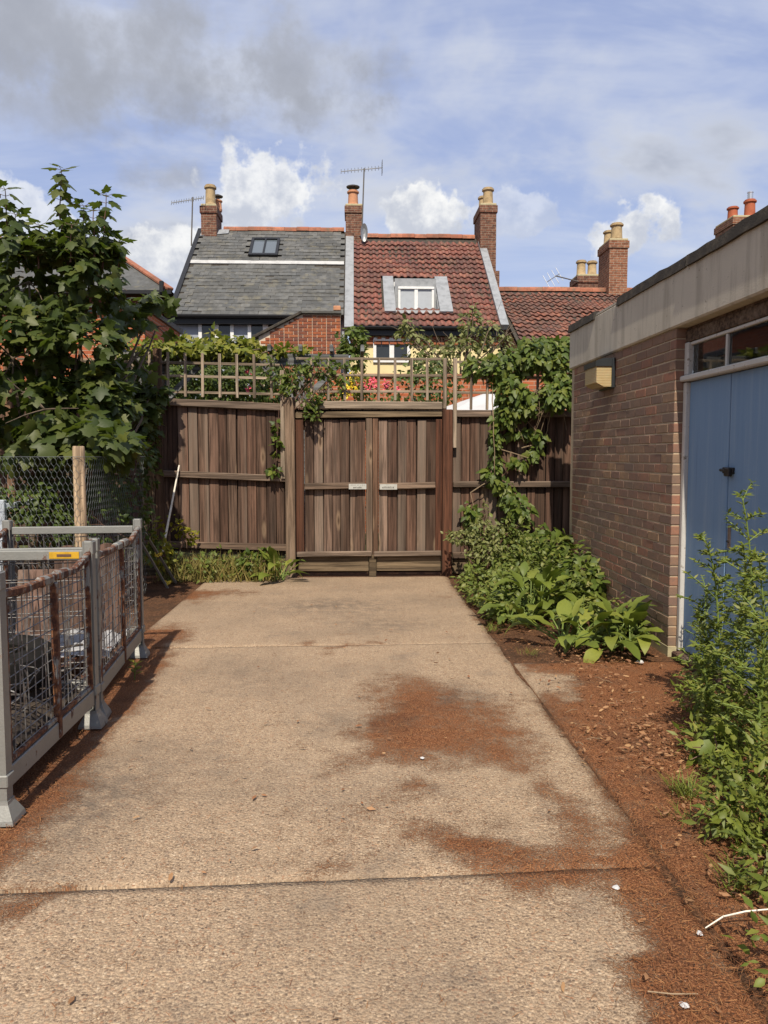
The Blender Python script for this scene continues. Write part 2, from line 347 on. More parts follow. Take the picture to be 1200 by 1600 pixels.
# bare soil with litter
t = newmat('soil'); p = wpos(t)
n = t.noise(p, 3.0, 6, 0.65); f = t.noise(p, 60, 5, 0.7)
c = t.ramp(f, [(0.28, (0.030, 0.018, 0.012)), (0.5, (0.115, 0.058, 0.032)), (0.72, (0.22, 0.12, 0.07))])
c = t.mix(t.m('MULTIPLY', t.step(n, 0.45, 0.65), 0.6), c, (0.05, 0.034, 0.024))
t.out(t.bsdf(c, 0.95, t.bump(t.m('ADD', n, f), 0.8, 0.02), spec=0.1))
t = newmat('lawn'); p = wpos(t); n = t.noise(p, 1.2, 6); f = t.noise(p, 40, 4)
t.out(t.bsdf(t.mix(f, (0.03, 0.05, 0.012), t.mix(n, (0.09, 0.12, 0.03), (0.12, 0.10, 0.05))), 0.95, t.bump(f, 0.6, 0.03)))

# shuttered concrete of the shed's fascia: rain streaks
t = newmat('fascia_concrete'); p = wpos(t)
n = t.noise(p, 2.2, 6, 0.65); st = t.noise(t.scl(p, (9, 9, 0.9)), 1.0, 5, 0.65); f = t.noise(p, 90, 4, 0.6)
c = t.mix(n, (0.47, 0.435, 0.365), (0.60, 0.55, 0.46))
c = t.mix(t.m('MULTIPLY', t.step(st, 0.46, 0.68), 0.55), c, (0.30, 0.27, 0.22))
c = t.mix(t.m('MULTIPLY', t.step(t.noise(t.vm('ADD', p, (3, 3, 3)), 1.1, 4), 0.52, 0.7), 0.4), c, (0.40, 0.32, 0.19))
c = t.mix(t.m('MULTIPLY', t.step(t.noise(p, 26, 4, 0.7), 0.64, 0.70), 0.7), c, (0.10, 0.085, 0.065))
t.out(t.bsdf(c, 0.92, t.bump(t.m('ADD', f, t.m('MULTIPLY', n, 2)), 0.35, 0.006), spec=0.15))

# weathered blue paint
t = newmat('blue_paint'); p = wpos(t)
n = t.noise(p, 1.6, 6, 0.6); st = t.noise(t.scl(p, (16, 16, 0.8)), 1.0, 6, 0.7); f = t.noise(p, 50, 4)
c = t.mix(n, (0.150, 0.255, 0.42), (0.195, 0.305, 0.46))
c = t.mix(t.m('MULTIPLY', t.step(st, 0.45, 0.7), 0.55), c, (0.25, 0.345, 0.47))
c = t.mix(t.m('MULTIPLY', t.step(st, 0.42, 0.25), 0.5), c, (0.085, 0.155, 0.29))
c = t.mix(t.m('MULTIPLY', t.step(t.noise(t.scl(p, (4, 4, 1.1)), 1.0, 6, 0.75), 0.63, 0.70), 0.45), c, (0.07, 0.115, 0.20))
c = t.mix(t.m('MULTIPLY', t.step(f, 0.66, 0.72), 0.5), c, (0.20, 0.27, 0.36))
t.out(t.bsdf(c, 0.62, t.bump(t.m('ADD', st, f), 0.22, 0.004), spec=0.25))
# flaking white paint on bare wood
t = newmat('flaking_white'); p = wpos(t); n = t.noise(p, 38, 6, 0.75); n2 = t.noise(p, 8, 4)
k = t.step(t.m('ADD', n, t.m('MULTIPLY', n2, 0.4)), 0.80, 0.86)
c = t.mix(k, t.mix(n2, (0.44, 0.43, 0.40), (0.62, 0.60, 0.57)), (0.24, 0.20, 0.16))
t.out(t.bsdf(c, 0.75, t.bump(k, -0.5, 0.004)))
# glass
def glass(name, tint=(0.9, 0.93, 0.92), rough=0.02):
    t = newmat(name); p = wpos(t)
    b = t.a('BsdfPrincipled', Base_Color=tint, Roughness=rough, IOR=1.45)
    b.inputs['Transmission Weight'].default_value = 1.0
    t.put(b.inputs['Normal'], t.bump(t.noise(p, 2.0, 2), 0.05, 0.02)); t.out(b.outputs[0])
glass('pane')
t = newmat('far_pane'); t.out(t.bsdf((0.03, 0.035, 0.04), 0.08, spec=0.5))
t = newmat('roof_pane'); t.out(t.bsdf((0.10, 0.12, 0.14), 0.06, spec=1.0))
t = newmat('amber_diffuser'); p = wpos(t)
bands = t.a('TexWave', {'bands_direction': 'Z'}, Vector=p, Scale=22.0, Distortion=0.6).outputs['Fac']
c = t.mix(t.noise(p, 18, 5), (0.38, 0.28, 0.13), (0.50, 0.41, 0.25))
c = t.mix(t.m('MULTIPLY', bands, 0.35), c, (0.36, 0.24, 0.09))
b = t.a('BsdfPrincipled', Base_Color=c, Roughness=0.3); b.inputs['Subsurface Weight'].default_value = 0.15
t.put(b.inputs['Normal'], t.bump(bands, 0.3, 0.006)); t.out(b.outputs[0])

def leafmat(name, cols, trans=0.32, rough=0.5, tcol=None):
    t = newmat(name); r = t.rnd(); p = wpos(t)
    cols = [(c_[0] * 1.08, c_[1], c_[2] * 0.72) for c_ in cols]
    c = t.ramp(r, [(i / (len(cols) - 1), c_) for i, c_ in enumerate(cols)])
    n = t.noise(p, 55, 2, 0.6)
    c = t.mix(t.m('MULTIPLY', n, 0.4), c, tuple(x * 0.5 for x in cols[0]))
    b = t.bsdf(c, rough, None, spec=0.35)
    tr = t.a('BsdfTranslucent', Color=t.mix(0.6, c, tcol or (0.16, 0.24, 0.02)))
    mx = t.a('MixShader', Fac=trans); t.l.new(b, mx.inputs[1]); t.l.new(tr.outputs[0], mx.inputs[2])
    t.out(mx.outputs[0])
leafmat('sycamore_leaf', [(0.036, 0.062, 0.020), (0.066, 0.098, 0.026), (0.045, 0.074, 0.026), (0.125, 0.150, 0.040), (0.052, 0.082, 0.024), (0.090, 0.118, 0.03)], 0.3)
leafmat('shrub_leaf', [(0.060, 0.098, 0.028), (0.100, 0.155, 0.04), (0.042, 0.072, 0.026), (0.14, 0.19, 0.055)], 0.28)
leafmat('vine_leaf', [(0.17, 0.21, 0.03), (0.24, 0.265, 0.045), (0.11, 0.16, 0.03), (0.29, 0.28, 0.06), (0.15, 0.195, 0.03)], 0.35)
leafmat('creeper_leaf', [(0.070, 0.118, 0.028), (0.125, 0.185, 0.04), (0.045, 0.082, 0.026), (0.185, 0.225, 0.055), (0.09, 0.145, 0.032)], 0.3)
leafmat('weed_leaf', [(0.13, 0.185, 0.05), (0.20, 0.255, 0.075), (0.08, 0.13, 0.042), (0.27, 0.285, 0.10)], 0.3)
leafmat('grey_weed_leaf', [(0.16, 0.195, 0.085), (0.25, 0.27, 0.14), (0.11, 0.145, 0.065)], 0.25)
leafmat('broad_leaf', [(0.155, 0.215, 0.045), (0.225, 0.28, 0.06), (0.105, 0.165, 0.042), (0.27, 0.31, 0.075)], 0.28, 0.5)
leafmat('tall_weed_leaf', [(0.135, 0.19, 0.038), (0.20, 0.25, 0.055), (0.09, 0.14, 0.032), (0.28, 0.30, 0.085)], 0.32)
leafmat('yellow_weed_leaf', [(0.24, 0.25, 0.03), (0.32, 0.29, 0.035), (0.12, 0.17, 0.03)], 0.3)
leafmat('dry_grass', [(0.24, 0.19, 0.08), (0.15, 0.16, 0.05), (0.30, 0.24, 0.11)], 0.2, 0.7)
leafmat('needle', [(0.17, 0.065, 0.030), (0.28, 0.115, 0.055), (0.10, 0.040, 0.022), (0.40, 0.22, 0.12), (0.21, 0.08, 0.036)], 0.0, 0.8)
leafmat('dead_leaf', [(0.27, 0.135, 0.09), (0.38, 0.23, 0.16), (0.17, 0.07, 0.045), (0.46, 0.30, 0.20), (0.22, 0.095, 0.06)], 0.1, 0.75, (0.3, 0.15, 0.05))

# ================================================================ geometry helpers
WM = {}                                        # world matrix of every parent we make
def wm(o): return WM.get(o.name, Matrix()) if o else Matrix()
def tag(o, label=None, cat=None, group=None, kind=None):
    if label: o['label'] = label
    if cat: o['category'] = cat
    if group: o['group'] = group
    if kind: o['kind'] = kind
    return o
def thing(name, label, cat, loc=(0, 0, 0), group=None):
    o = bpy.data.objects.new(name, None); COL.objects.link(o); o.location = loc
    o.empty_display_size = 0.1
    WM[o.name] = Matrix.Translation(loc)
    return tag(o, label, cat, group)
def mesh_np(name, V, F, mat, smooth=False, uv=True):
    """V (n,3) float array, F list of index tuples"""
    me = bpy.data.meshes.new(name)
    me.from_pydata([tuple(v) for v in V], [], F)
    if uv: box_uv(me)
    if mat: me.materials.append(M[mat])
    if smooth: me.polygons.foreach_set('use_smooth', [True] * len(me.polygons))
    me.update()
    return me
def box_uv(me, off=(0, 0, 0)):
    lay = me.uv_layers.new(name='UVMap').data
    vs_ = me.vertices
    for poly in me.polygons:
        n = poly.normal; ax, ay, az = abs(n.x), abs(n.y), abs(n.z)
        for li in poly.loop_indices:
            c = vs_[me.loops[li].vertex_index].co
            if az >= ax and az >= ay: u = (c.x + off[0], c.y + off[1])
            elif ax >= ay: u = (c.y + off[1], c.z + off[2])
            else: u = (c.x + off[0], c.z + off[2])
            lay[li].uv = u
def link(name, me, parent=None, Mx=None, loc=None):
    """link mesh data as an object; Mx is its world matrix"""
    o = bpy.data.objects.new(name, me); COL.objects.link(o)
    if Mx is None: Mx = Matrix.Translation(loc) if loc is not None else None
    if parent is not None:
        o.parent = parent
        if Mx is None: Mx = wm(parent).copy()
        o.matrix_basis = wm(parent).inverted() @ Mx
    elif Mx is not None: o.matrix_basis = Mx
    WM[o.name] = Mx.copy() if Mx is not None else Matrix()
    return o
class MB:
    """collects simple solids, authored in world coordinates"""
    def __init__(s): s.v = []; s.f = []
    def add(s, V, F):
        b = len(s.v); s.v += [Vector(v) for v in V]; s.f += [tuple(i + b for i in f) for f in F]; return s
    def box(s, x0, x1, y0, y1, z0, z1, ch=0.0):
        return s.obox(Vector(((x0 + x1) / 2, (y0 + y1) / 2, (z0 + z1) / 2)), (abs(x1 - x0), abs(y1 - y0), abs(z1 - z0)), None, ch)
    def obox(s, c, size, R=None, ch=0.0):
        hx, hy, hz_ = size[0] / 2, size[1] / 2, size[2] / 2
        if ch <= 0:
            V = [(sx * hx, sy * hy, sz * hz_) for sz in (-1, 1) for sy in (-1, 1) for sx in (-1, 1)]
            F = [(0, 2, 3, 1), (4, 5, 7, 6), (0, 1, 5, 4), (2, 6, 7, 3), (0, 4, 6, 2), (1, 3, 7, 5)]
        else:
            ch = min(ch, hx * .45, hy * .45, hz_ * .45)
            V = []; idx = {}
            for sx in (-1, 1):
                for sy in (-1, 1):
                    for sz in (-1, 1):
                        for k, p in enumerate([(hx, hy - ch, hz_ - ch), (hx - ch, hy, hz_ - ch), (hx - ch, hy - ch, hz_)]):
                            idx[(sx, sy, sz, k)] = len(V); V.append((sx * p[0], sy * p[1], sz * p[2]))
            F = []
            for sg in (-1, 1):
                q = [idx[(sg, a, b, 0)] for a, b in ((-1, -1), (1, -1), (1, 1), (-1, 1))]; F.append(tuple(q if sg > 0 else q[::-1]))
                q = [idx[(a, sg, b, 1)] for a, b in ((-1, -1), (-1, 1), (1, 1), (1, -1))]; F.append(tuple(q if sg > 0 else q[::-1]))
                q = [idx[(a, b, sg, 2)] for a, b in ((-1, -1), (1, -1), (1, 1), (-1, 1))]; F.append(tuple(q if sg > 0 else q[::-1]))
            for a in (-1, 1):
                for b in (-1, 1):
                    for q in ([idx[(a, b, -1, 0)], idx[(a, b, 1, 0)], idx[(a, b, 1, 1)], idx[(a, b, -1, 1)]],
                              [idx[(a, -1, b, 0)], idx[(a, -1, b, 2)], idx[(a, 1, b, 2)], idx[(a, 1, b, 0)]],
                              [idx[(-1, a, b, 1)], idx[(1, a, b, 1)], idx[(1, a, b, 2)], idx[(-1, a, b, 2)]]):
                        F.append(s._out(V, q))
            for a in (-1, 1):
                for b in (-1, 1):
                    for c_ in (-1, 1): F.append(s._out(V, [idx[(a, b, c_, 0)], idx[(a, b, c_, 1)], idx[(a, b, c_, 2)]]))
        if R is not None: V = [R @ Vector(v) for v in V]
        return s.add([Vector(v) + c for v in V], F)
    @staticmethod
    def _out(V, q):
        a, b, c = (Vector(V[i]) for i in q[:3]); ctr = sum((Vector(V[i]) for i in q), Vector()) / len(q)
        return tuple(q) if (b - a).cross(c - a).dot(ctr) > 0 else tuple(q[::-1])
    def bar(s, p0, p1, w, d, up=(0, 0, 1), ch=0.0):
        """rectangular bar from p0 to p1; w across, d along 'up'"""
        p0, p1 = Vector(p0), Vector(p1); z = (p1 - p0); L = z.length; z.normalize()
        u = Vector(up); x = u.cross(z)
        if x.length < 1e-4: x = Vector((1, 0, 0)).cross(z)
        x.normalize(); y = z.cross(x)
        R = Matrix((x, y, z)).transposed()
        return s.obox((p0 + p1) / 2, (w, d, L), R, ch)
    def tube(s, pts, r, n=8, cap=True):
        pts = [Vector(p) for p in pts]; k = len(pts)
        rs = r if isinstance(r, (list, tuple)) else [r] * k
        V = []; ref = None
        for i, p in enumerate(pts):
            d = (pts[min(i + 1, k - 1)] - pts[max(i - 1, 0)]).normalized()
            if ref is None: ref = Vector((0, 0, 1)) if abs(d.z) < 0.9 else Vector((1, 0, 0))
            x = (ref - d * ref.dot(d)).normalized(); y = d.cross(x); ref = x
            for j in range(n):
                a = 2 * math.pi * j / n; V.append(p + (x * math.cos(a) + y * math.sin(a)) * rs[i])
        F = [(i * n + j, i * n + (j + 1) % n, (i + 1) * n + (j + 1) % n, (i + 1) * n + j) for i in range(k - 1) for j in range(n)]
        if cap: F += [tuple(range(n - 1, -1, -1)), tuple((k - 1) * n + j for j in range(n))]
        return s.add(V, F)
    def lathe(s, c, prof, n=16):
        """prof: (radius, z) from bottom to top round a vertical axis through c"""
        c = Vector(c); V = [c + Vector((r * math.cos(2 * math.pi * j / n), r * math.sin(2 * math.pi * j / n), z)) for r, z in prof for j in range(n)]
        k = len(prof)
        F = [(i * n + j, i * n + (j + 1) % n, (i + 1) * n + (j + 1) % n, (i + 1) * n + j) for i in range(k - 1) for j in range(n)]
        F += [tuple(range(n - 1, -1, -1)), tuple((k - 1) * n + j for j in range(n))]
        return s.add(V, F)
    def prism(s, poly, off):
        """closed polygon of 3-D points extruded by off"""
        poly = [Vector(p) for p in poly]; off = Vector(off); n = len(poly)
        nrm = Vector()
        for i in range(n): nrm += poly[i].cross(poly[(i + 1) % n])
        if nrm.dot(off) > 0: poly = poly[::-1]
        V = poly + [p + off for p in poly]
        F = [tuple(range(n)), tuple(range(2 * n - 1, n - 1, -1))]
        F += [(j, i, i + n, j + n) for i, j in ((i, (i + 1) % n) for i in range(n))]
        return s.add(V, F)
    def mesh(s, name, mat, org=(0, 0, 0), smooth=False):
        me = bpy.data.meshes.new(name); o = Vector(org)
        me.from_pydata([v - o for v in s.v], [], s.f); me.update()
        box_uv(me, tuple(o)); me.materials.append(M[mat])
        if smooth: me.polygons.foreach_set('use_smooth', [True] * len(me.polygons))
        return me
    def build(s, name, mat, parent=None, org=None, smooth=False):
        if parent is not None and org is None: org = wm(parent).translation
        org = Vector(org) if org is not None else Vector()
        o = link(name, s.mesh(name, mat, org, smooth), parent, Matrix.Translation(org))
        if smooth:
            try: o.data.set_sharp_from_angle(angle=math.radians(40))
            except Exception: pass
        return o
def join_np(name, me, mats):
    n = len(me.vertices); co = np.empty(n * 3); me.vertices.foreach_get('co', co); co = co.reshape(-1, 3)
    faces = [tuple(p.vertices) for p in me.polygons]
    V = []; F = []
    for k, mx in enumerate(mats):
        A = np.array(mx)
        V.append(co @ A[:3, :3].T + A[:3, 3]); F += [tuple(i + k * n for i in f) for f in faces]
    m2 = bpy.data.meshes.new(name); m2.from_pydata(np.concatenate(V).tolist(), [], F); box_uv(m2)
    m2.materials.append(me.materials[0]); m2.update()
    return m2
def pieces(parent, name, me, mats, limit=300):
    """alike pieces: the first `limit` are objects sharing one mesh, the rest one joined part"""
    for mx in mats[:limit]: link(name, me, parent, mx)
    if len(mats) > limit:
        P = wm(parent).inverted()
        o = link('further_' + name + 's', join_np(name + 's', me, [P @ mx for mx in mats[limit:]]), parent)
        o['kind'] = 'stuff'
def frame(x, y, z, o):
    mx = Matrix((x, y, z)).transposed().to_4x4(); mx.translation = o; return mx
def jit(a): return random.uniform(-a, a)

# ---------------------------------------------------------------- leaves
def outline_leaf(half, fold=0.22, droop=0.18, centre=0.35):
    pts = [(x, y) for x, y in half] + [(-x, y) for x, y in half[-2:0:-1]]
    V = [(x, y, -fold * abs(x) - droop * y * y) for x, y in pts]; V.append((0, centre, -droop * centre * centre + 0.02))
    n = len(pts); return np.array(V), [(n, i, (i + 1) % n) for i in range(n)]
MAPLE = outline_leaf([(0, 0), (.20, -.10), (.30, .02), (.50, .16), (.40, .30), (.56, .56), (.26, .56), (.20, .74), (0, 1)])
IVY = outline_leaf([(0, 0), (.26, -.06), (.42, .22), (.24, .38), (.20, .66), (0, 1)], 0.2, 0.2)
OVATE = (np.array([(0, 0, 0), (.27, .28, -.05), (.25, .62, -.10), (0, 1, -.22), (-.25, .62, -.10), (-.27, .28, -.05), (0, .45, .03)]),
         [(6, 0, 1), (6, 1, 2), (6, 2, 3), (6, 3, 4), (6, 4, 5), (6, 5, 0)])
LANCE = (np.array([(0, 0, 0), (.10, .4, .0), (0, 1, -.22), (-.10, .4, .0), (0, .45, -.04)]), [(4, 0, 1), (4, 1, 2), (4, 2, 3), (4, 3, 0)])
BLADE = (np.array([(-.02, 0, 0), (.02, 0, 0), (.016, .5, -.03), (-.016, .5, -.03), (0, 1, -.22)]), [(0, 1, 2, 3), (3, 2, 4)])
NEEDLE = (np.array([(-.025, 0, 0), (.025, 0, 0), (.02, .55, .03), (-.02, .55, .03), (.05, 1, 0)]), [(0, 1, 2, 3), (3, 2, 4)])
FLAKE = (np.array([(-.08, 0, 0), (.10, -.05, .03), (.23, .35, .0), (.12, .80, .08), (-.03, 1, .0), (-.20, .5, .10)]), [(0, 1, 2), (0, 2, 3), (0, 3, 5), (3, 4, 5)])
def leaf_cloud(name, tpl, P, T, N, size, mat, parent=None, kind=None, smooth=False):
    """one leaf per row: at P, tip along T, facing N"""
    TV, TF = tpl; k = len(P); P = np.asarray(P, float); T = np.asarray(T, float); N = np.asarray(N, float)
    size = np.broadcast_to(np.asarray(size, float), (k,))
    T = T / (np.linalg.norm(T, axis=1, keepdims=True) + 1e-9)
    N = N - (N * T).sum(1, keepdims=True) * T; N = N / (np.linalg.norm(N, axis=1, keepdims=True) + 1e-9)
    X = np.cross(T, N)
    V = (P[:, None, :] + size[:, None, None] * (TV[None, :, 0:1] * X[:, None, :] + TV[None, :, 1:2] * T[:, None, :] + TV[None, :, 2:3] * N[:, None, :]))
    org = np.array(wm(parent).translation) if parent is not None else P.mean(0) * np.array([1, 1, 0])
    V = (V - org).reshape(-1, 3)
    me = bpy.data.meshes.new(name)
    nv = len(TV)
    loops = np.array([i for f in TF for i in f]); cnt = np.array([len(f) for f in TF])
    L = (loops[None, :] + nv * np.arange(k)[:, None]).ravel(); C = np.tile(cnt, k)
    me.vertices.add(len(V)); me.vertices.foreach_set('co', V.ravel().astype(np.float32))
    me.loops.add(len(L)); me.loops.foreach_set('vertex_index', L.astype(np.int32))
    me.polygons.add(len(C)); st = np.concatenate([[0], np.cumsum(C)[:-1]])
    me.polygons.foreach_set('loop_start', st.astype(np.int32)); me.polygons.foreach_set('loop_total', C.astype(np.int32))
    me.update(calc_edges=True); me.validate()
    me.materials.append(M[mat])
    o = link(name, me, parent, Matrix.Translation(org))
    if kind: o['kind'] = kind
    return o
def vnoise(P, sc, seed=0.0):
    return np.array([mnoise.noise(Vector((p[0] * sc + seed, p[1] * sc + seed, p[2] * sc - seed))) for p in P])
def clump_points(clumps, gap=0.0, gsc=2.5, seed=0.0, shell=0.55):
    """clumps: (x, y, z, rx, ry, rz, n); points crowd towards each clump's surface, with gaps"""
    P = []; O = []
    for (x, y, z, rx, ry, rz, n) in clumps:
        d = RNG.normal(size=(n, 3)); d /= np.linalg.norm(d, axis=1, keepdims=True)
        r = (shell + (1 - shell) * RNG.random((n, 1))) ** 0.8
        r *= 1 + 0.25 * RNG.normal(size=(n, 1)) * 0.5
        P.append(np.array([x, y, z]) + d * r * np.array([rx, ry, rz])); O.append(d)
    P = np.concatenate(P); O = np.concatenate(O)
    if gap > -1:
        k = vnoise(P, gsc, seed) > gap
        P, O = P[k], O[k]
    k = P[:, 2] > 0.02
    return P[k], O[k]
def dress(P, O, up=0.7, down=0.5, rnd=0.55, sun=0.25):
    n = len(P); r = RNG.normal(size=(n, 3)) * rnd
    N = O * 0.5 + np.array([0, -sun, up]) + r
    T = O * np.array([1, 1, 0.4]) + np.array([0, 0, -down]) + RNG.normal(size=(n, 3)) * rnd
    return T, N
def foliage(name, tpl, clumps, size, mat, parent, gap=-0.12, gsc=2.5, seed=0.0, var=0.3, up=0.7, down=0.5, shell=0.55, clipy=None, clipx=None):
    P, O = clump_points(clumps, gap, gsc, seed, shell)
    if clipy is not None: k = P[:, 1] < clipy; P, O = P[k], O[k]
    if clipx is not None: k = P[:, 0] < clipx; P, O = P[k], O[k]
    T, N = dress(P, O, up, down)
    return leaf_cloud(name, tpl, P, T, N, size * (1 + var * (RNG.random(len(P)) * 2 - 1)), mat, parent)

# ================================================================ ground
def litter_at(x, y):
    """how thickly needles lie at a place on the ground, 0..1"""
    nz = mnoise.noise(Vector((x * 1.7, y * 1.7, 3.1))) * 0.5 + mnoise.noise(Vector((x * 4.3, y * 4.3, 7.7))) * 0.3
    wx_ = x + 0.22 * mnoise.noise(Vector((x * 2.3, y * 2.0, 11.0))) + 0.10 * mnoise.noise(Vector((x * 6, y * 5, 2.0))); wy_ = y + 0.40 * mnoise.noise(Vector((x * 2.0, y * 1.8, 21.0))) + 0.15 * mnoise.noise(Vector((x * 6, y * 5, 31.0)))
    def blob(cx, cy, rx, ry, a): return a * max(0.0, 1 - math.hypot((wx_ - cx) / rx, (wy_ - cy) / ry))
    v = 0.09 + 0.16 * nz
    v += blob(0.36, 4.3, 0.42, 0.95, 0.85) + blob(0.36, 3.75, 0.55, 0.40, 0.50) + blob(0.02, 3.75, 0.30, 0.3, 0.30)
    v += blob(0.45, 2.66, 0.46, 0.24, 0.95) + blob(0.30, 3.1, 0.35, 0.25, 0.45) + blob(0.85, 2.75, 0.28, 0.6, 0.6) + blob(0.15, 2.9, 0.6, 0.5, 0.15)
    v += blob(-0.1, 5.87, 0.5, 0.10, 0.7) + blob(-0.1, 2.53, 0.12, 0.12, 0.6) + blob(-1.05, 2.47, 0.25, 0.12, 0.7)
    v += blob(0.75, 4.1, 0.35, 0.9, 0.45) + blob(0.9, 3.2, 0.25, 0.5, 0.5)
    e = 1.02 + 0.10 * nz - 0.22 * max(0, min(1, (2.9 - y) / 0.6)) - (0.12 if y < 2.1 else 0)
    v += 1.15 * max(0.0, min(1.0, (x - e) / 0.16))
    v += 1.0 * max(0.0, min(1.0, (-1.12 - 0.05 * (y - 3) + 0.14 * nz - x) / 0.22)) * (1 if y < 6.4 else max(0, 1 - (y - 6.4) / 0.4) * .6)
    v += blob(-2.0, 8.0, 0.9, 0.55, 1.5)
    if x > 1.06 and y > 5.3: v *= 0.75
    if 1.06 < x < 1.45 and y > 4.4 and y < 5.5: v -= blob(1.25, 5.0, 0.3, 0.6, 1.1)
    return max(0.0, min(1.0, v + 0.35 * nz * (v > 0.15)))
def stain_at(x, y):
    def blob(cx, cy, rx, ry, a): return a * max(0.0, 1 - math.hypot((x - cx) / rx, (y - cy) / ry))
    v = blob(-0.2, 7.4, 1.1, 0.7, 0.9) + blob(0.55, 4.5, 0.35, 0.45, 1.1) + blob(-0.15, 4.15, 0.35, 0.4, 0.6) + blob(0.2, 6.6, 0.8, 0.5, 0.6)
    v += blob(-1.1, 3.2, 0.35, 0.9, 0.9) + blob(-0.4, 3.3, 0.9, 0.5, 0.35) + blob(1.8, 4.75, 0.5, 0.45, 1.3) + blob(-0.7, 5.0, 0.5, 0.8, 0.4)
    return max(0.0, min(1.0, v))
def slab(x0, x1, ya, yb, parent, name, zoff=0.0, step=0.045, skew=0.0, cut=None):
    """one concrete bay: a fine grid with rounded arrises; ya(x), yb(x) are its near and far edges"""
    nx = max(2, int((x1 - x0) / step)); ny = max(2, int((yb - ya) / step))
    V = []; F = []; lit = []; stn = []
    for j in range(ny + 1):
        for i in range(nx + 1):
            u = i / nx; w = j / ny
            x = x0 + (x1 - x0) * u; y = ya + (yb - ya) * w + skew * x
            edge = min(x - x0, x1 - x, (w * (yb - ya)), ((1 - w) * (yb - ya)))
            z = zoff - 0.006 * max(0, 1 - edge / 0.02) + 0.004 * mnoise.noise(Vector((x * 1.3, y * 1.3, 1)))
            if i == nx: x += 0.02 * mnoise.noise(Vector((3, y * 2.5, 0))) + 0.008 * mnoise.noise(Vector((3, y * 11, 0)))
            if (j == 0 or j == ny): y += 0.006 * mnoise.noise(Vector((x * 6, 5, 0)))
            V.append((x, y, z)); lit.append(litter_at(x, y)); stn.append(stain_at(x, y))
    for j in range(ny):
        for i in range(nx):
            a = j * (nx + 1) + i; F.append((a, a + 1, a + nx + 2, a + nx + 1))
    ring = [i for i in range(nx + 1)] + [j * (nx + 1) + nx for j in range(1, ny + 1)] + [ny * (nx + 1) + i for i in range(nx - 1, -1, -1)] + [j * (nx + 1) for j in range(ny - 1, 0, -1)]
    b = len(V)
    for r in ring: V.append((V[r][0], V[r][1], zoff - 0.12)); lit.append(lit[r]); stn.append(stn[r])
    for k in range(len(ring)):
        k2 = (k + 1) % len(ring); F.append((ring[k2], ring[k], b + k, b + k2))
    me = bpy.data.meshes.new(name); me.from_pydata(V, [], F); me.update()
    me.materials.append(M['drive_concrete'])
    for nm, d in (('litter', lit), ('stain', stn)):
        a = me.attributes.new(nm, 'FLOAT', 'POINT'); a.data.foreach_set('value', d)
    me.polygons.foreach_set('use_smooth', [True] * len(me.polygons))
    return link(name, me, parent)

g = MB().add([(-300, -100, -0.035), (300, -100, -0.035), (300, 600, -0.035), (-300, 600, -0.035)], [(0, 1, 2, 3)]).build('ground', 'soil')
g['kind'] = 'structure'
gl = MB().add([(-60, 9.75, -0.02), (60, 9.75, -0.02), (60, 90, -0.02), (-60, 90, -0.02)], [(0, 1, 2, 3)]).build('garden_lawn', 'lawn')
gl['kind'] = 'structure'
drive = MB().box(-2.7, 1.13, 0.1, 9.2, -0.20, -0.028).build('driveway', 'soil'); drive['kind'] = 'structure'
slab(-2.6, 1.07, 0.15, 2.55, drive, 'concrete_bay', 0.0, skew=0.04)
slab(-2.6, 1.09, 2.560, 5.842, drive, 'concrete_bay', -0.004, skew=0.028)
slab(-1.75, 1.10, 5.850, 9.22, drive, 'concrete_bay', -0.008, skew=0.0)
slab(1.12, 2.28, 0.6, 5.32, drive, 'concrete_apron', -0.012)

# needles: thin curved slivers scattered where the litter lies
def scatter_needles():
    P = []
    tries = 0
    while len(P) < 85000 and tries < 520000:
        tries += 1
        y = 1.2 + 7.4 * random.random() ** 1.9; x = random.uniform(-1.9, 2.25)
        l = litter_at(x, y)
        if random.random() < l * l * 0.95 + 0.03: P.append((x, y, 0.006 + random.random() * 0.008 * (0.3 + l)))
    P = np.array(P); n = len(P)
    a = RNG.random(n) * 6.283; T = np.stack([np.cos(a), np.sin(a), RNG.normal(size=n) * 0.12], 1)
    N = np.stack([RNG.normal(size=n) * 0.3, RNG.normal(size=n) * 0.3, np.ones(n)], 1)
    o = leaf_cloud('fallen_needles', NEEDLE, P, T, N, 0.014 + 0.024 * RNG.random(n), 'needle', None, 'stuff')
    tag(o, 'rust brown conifer needles strewn over the concrete drive', 'needles')
scatter_needles()
def scatter_dead():
    P = []
    while len(P) < 2300:
        x = random.uniform(1.05, 2.2); y = random.uniform(1.4, 6.2)
        d = math.exp(-((x - 1.62) / 0.30) ** 2) * (0.9 if 2.2 < y < 4.0 else 0.22) * (0.35 + 0.9 * max(0, mnoise.noise(Vector((x * 3, y * 3, 9))) + 0.4))
        if random.random() < d: P.append((x, y, 0.012 + 0.012 * random.random()))
    for _ in range(90): P.append((random.uniform(-1.1, 1.0), random.uniform(1.6, 8.5), 0.010))
    P = np.array(P); n = len(P); a = RNG.random(n) * 6.283
    T = np.stack([np.cos(a), np.sin(a), RNG.normal(size=n) * 0.18], 1); N = np.stack([RNG.normal(size=n) * 0.4, RNG.normal(size=n) * 0.4, np.ones(n)], 1)
    o = leaf_cloud('dead_leaves', FLAKE, P, T, N, 0.014 + 0.026 * RNG.random(n) ** 1.6, 'dead_leaf', None, 'stuff')
    tag(o, 'small dry tan leaves littering the ground beside the weeds', 'dead leaves')
scatter_dead()

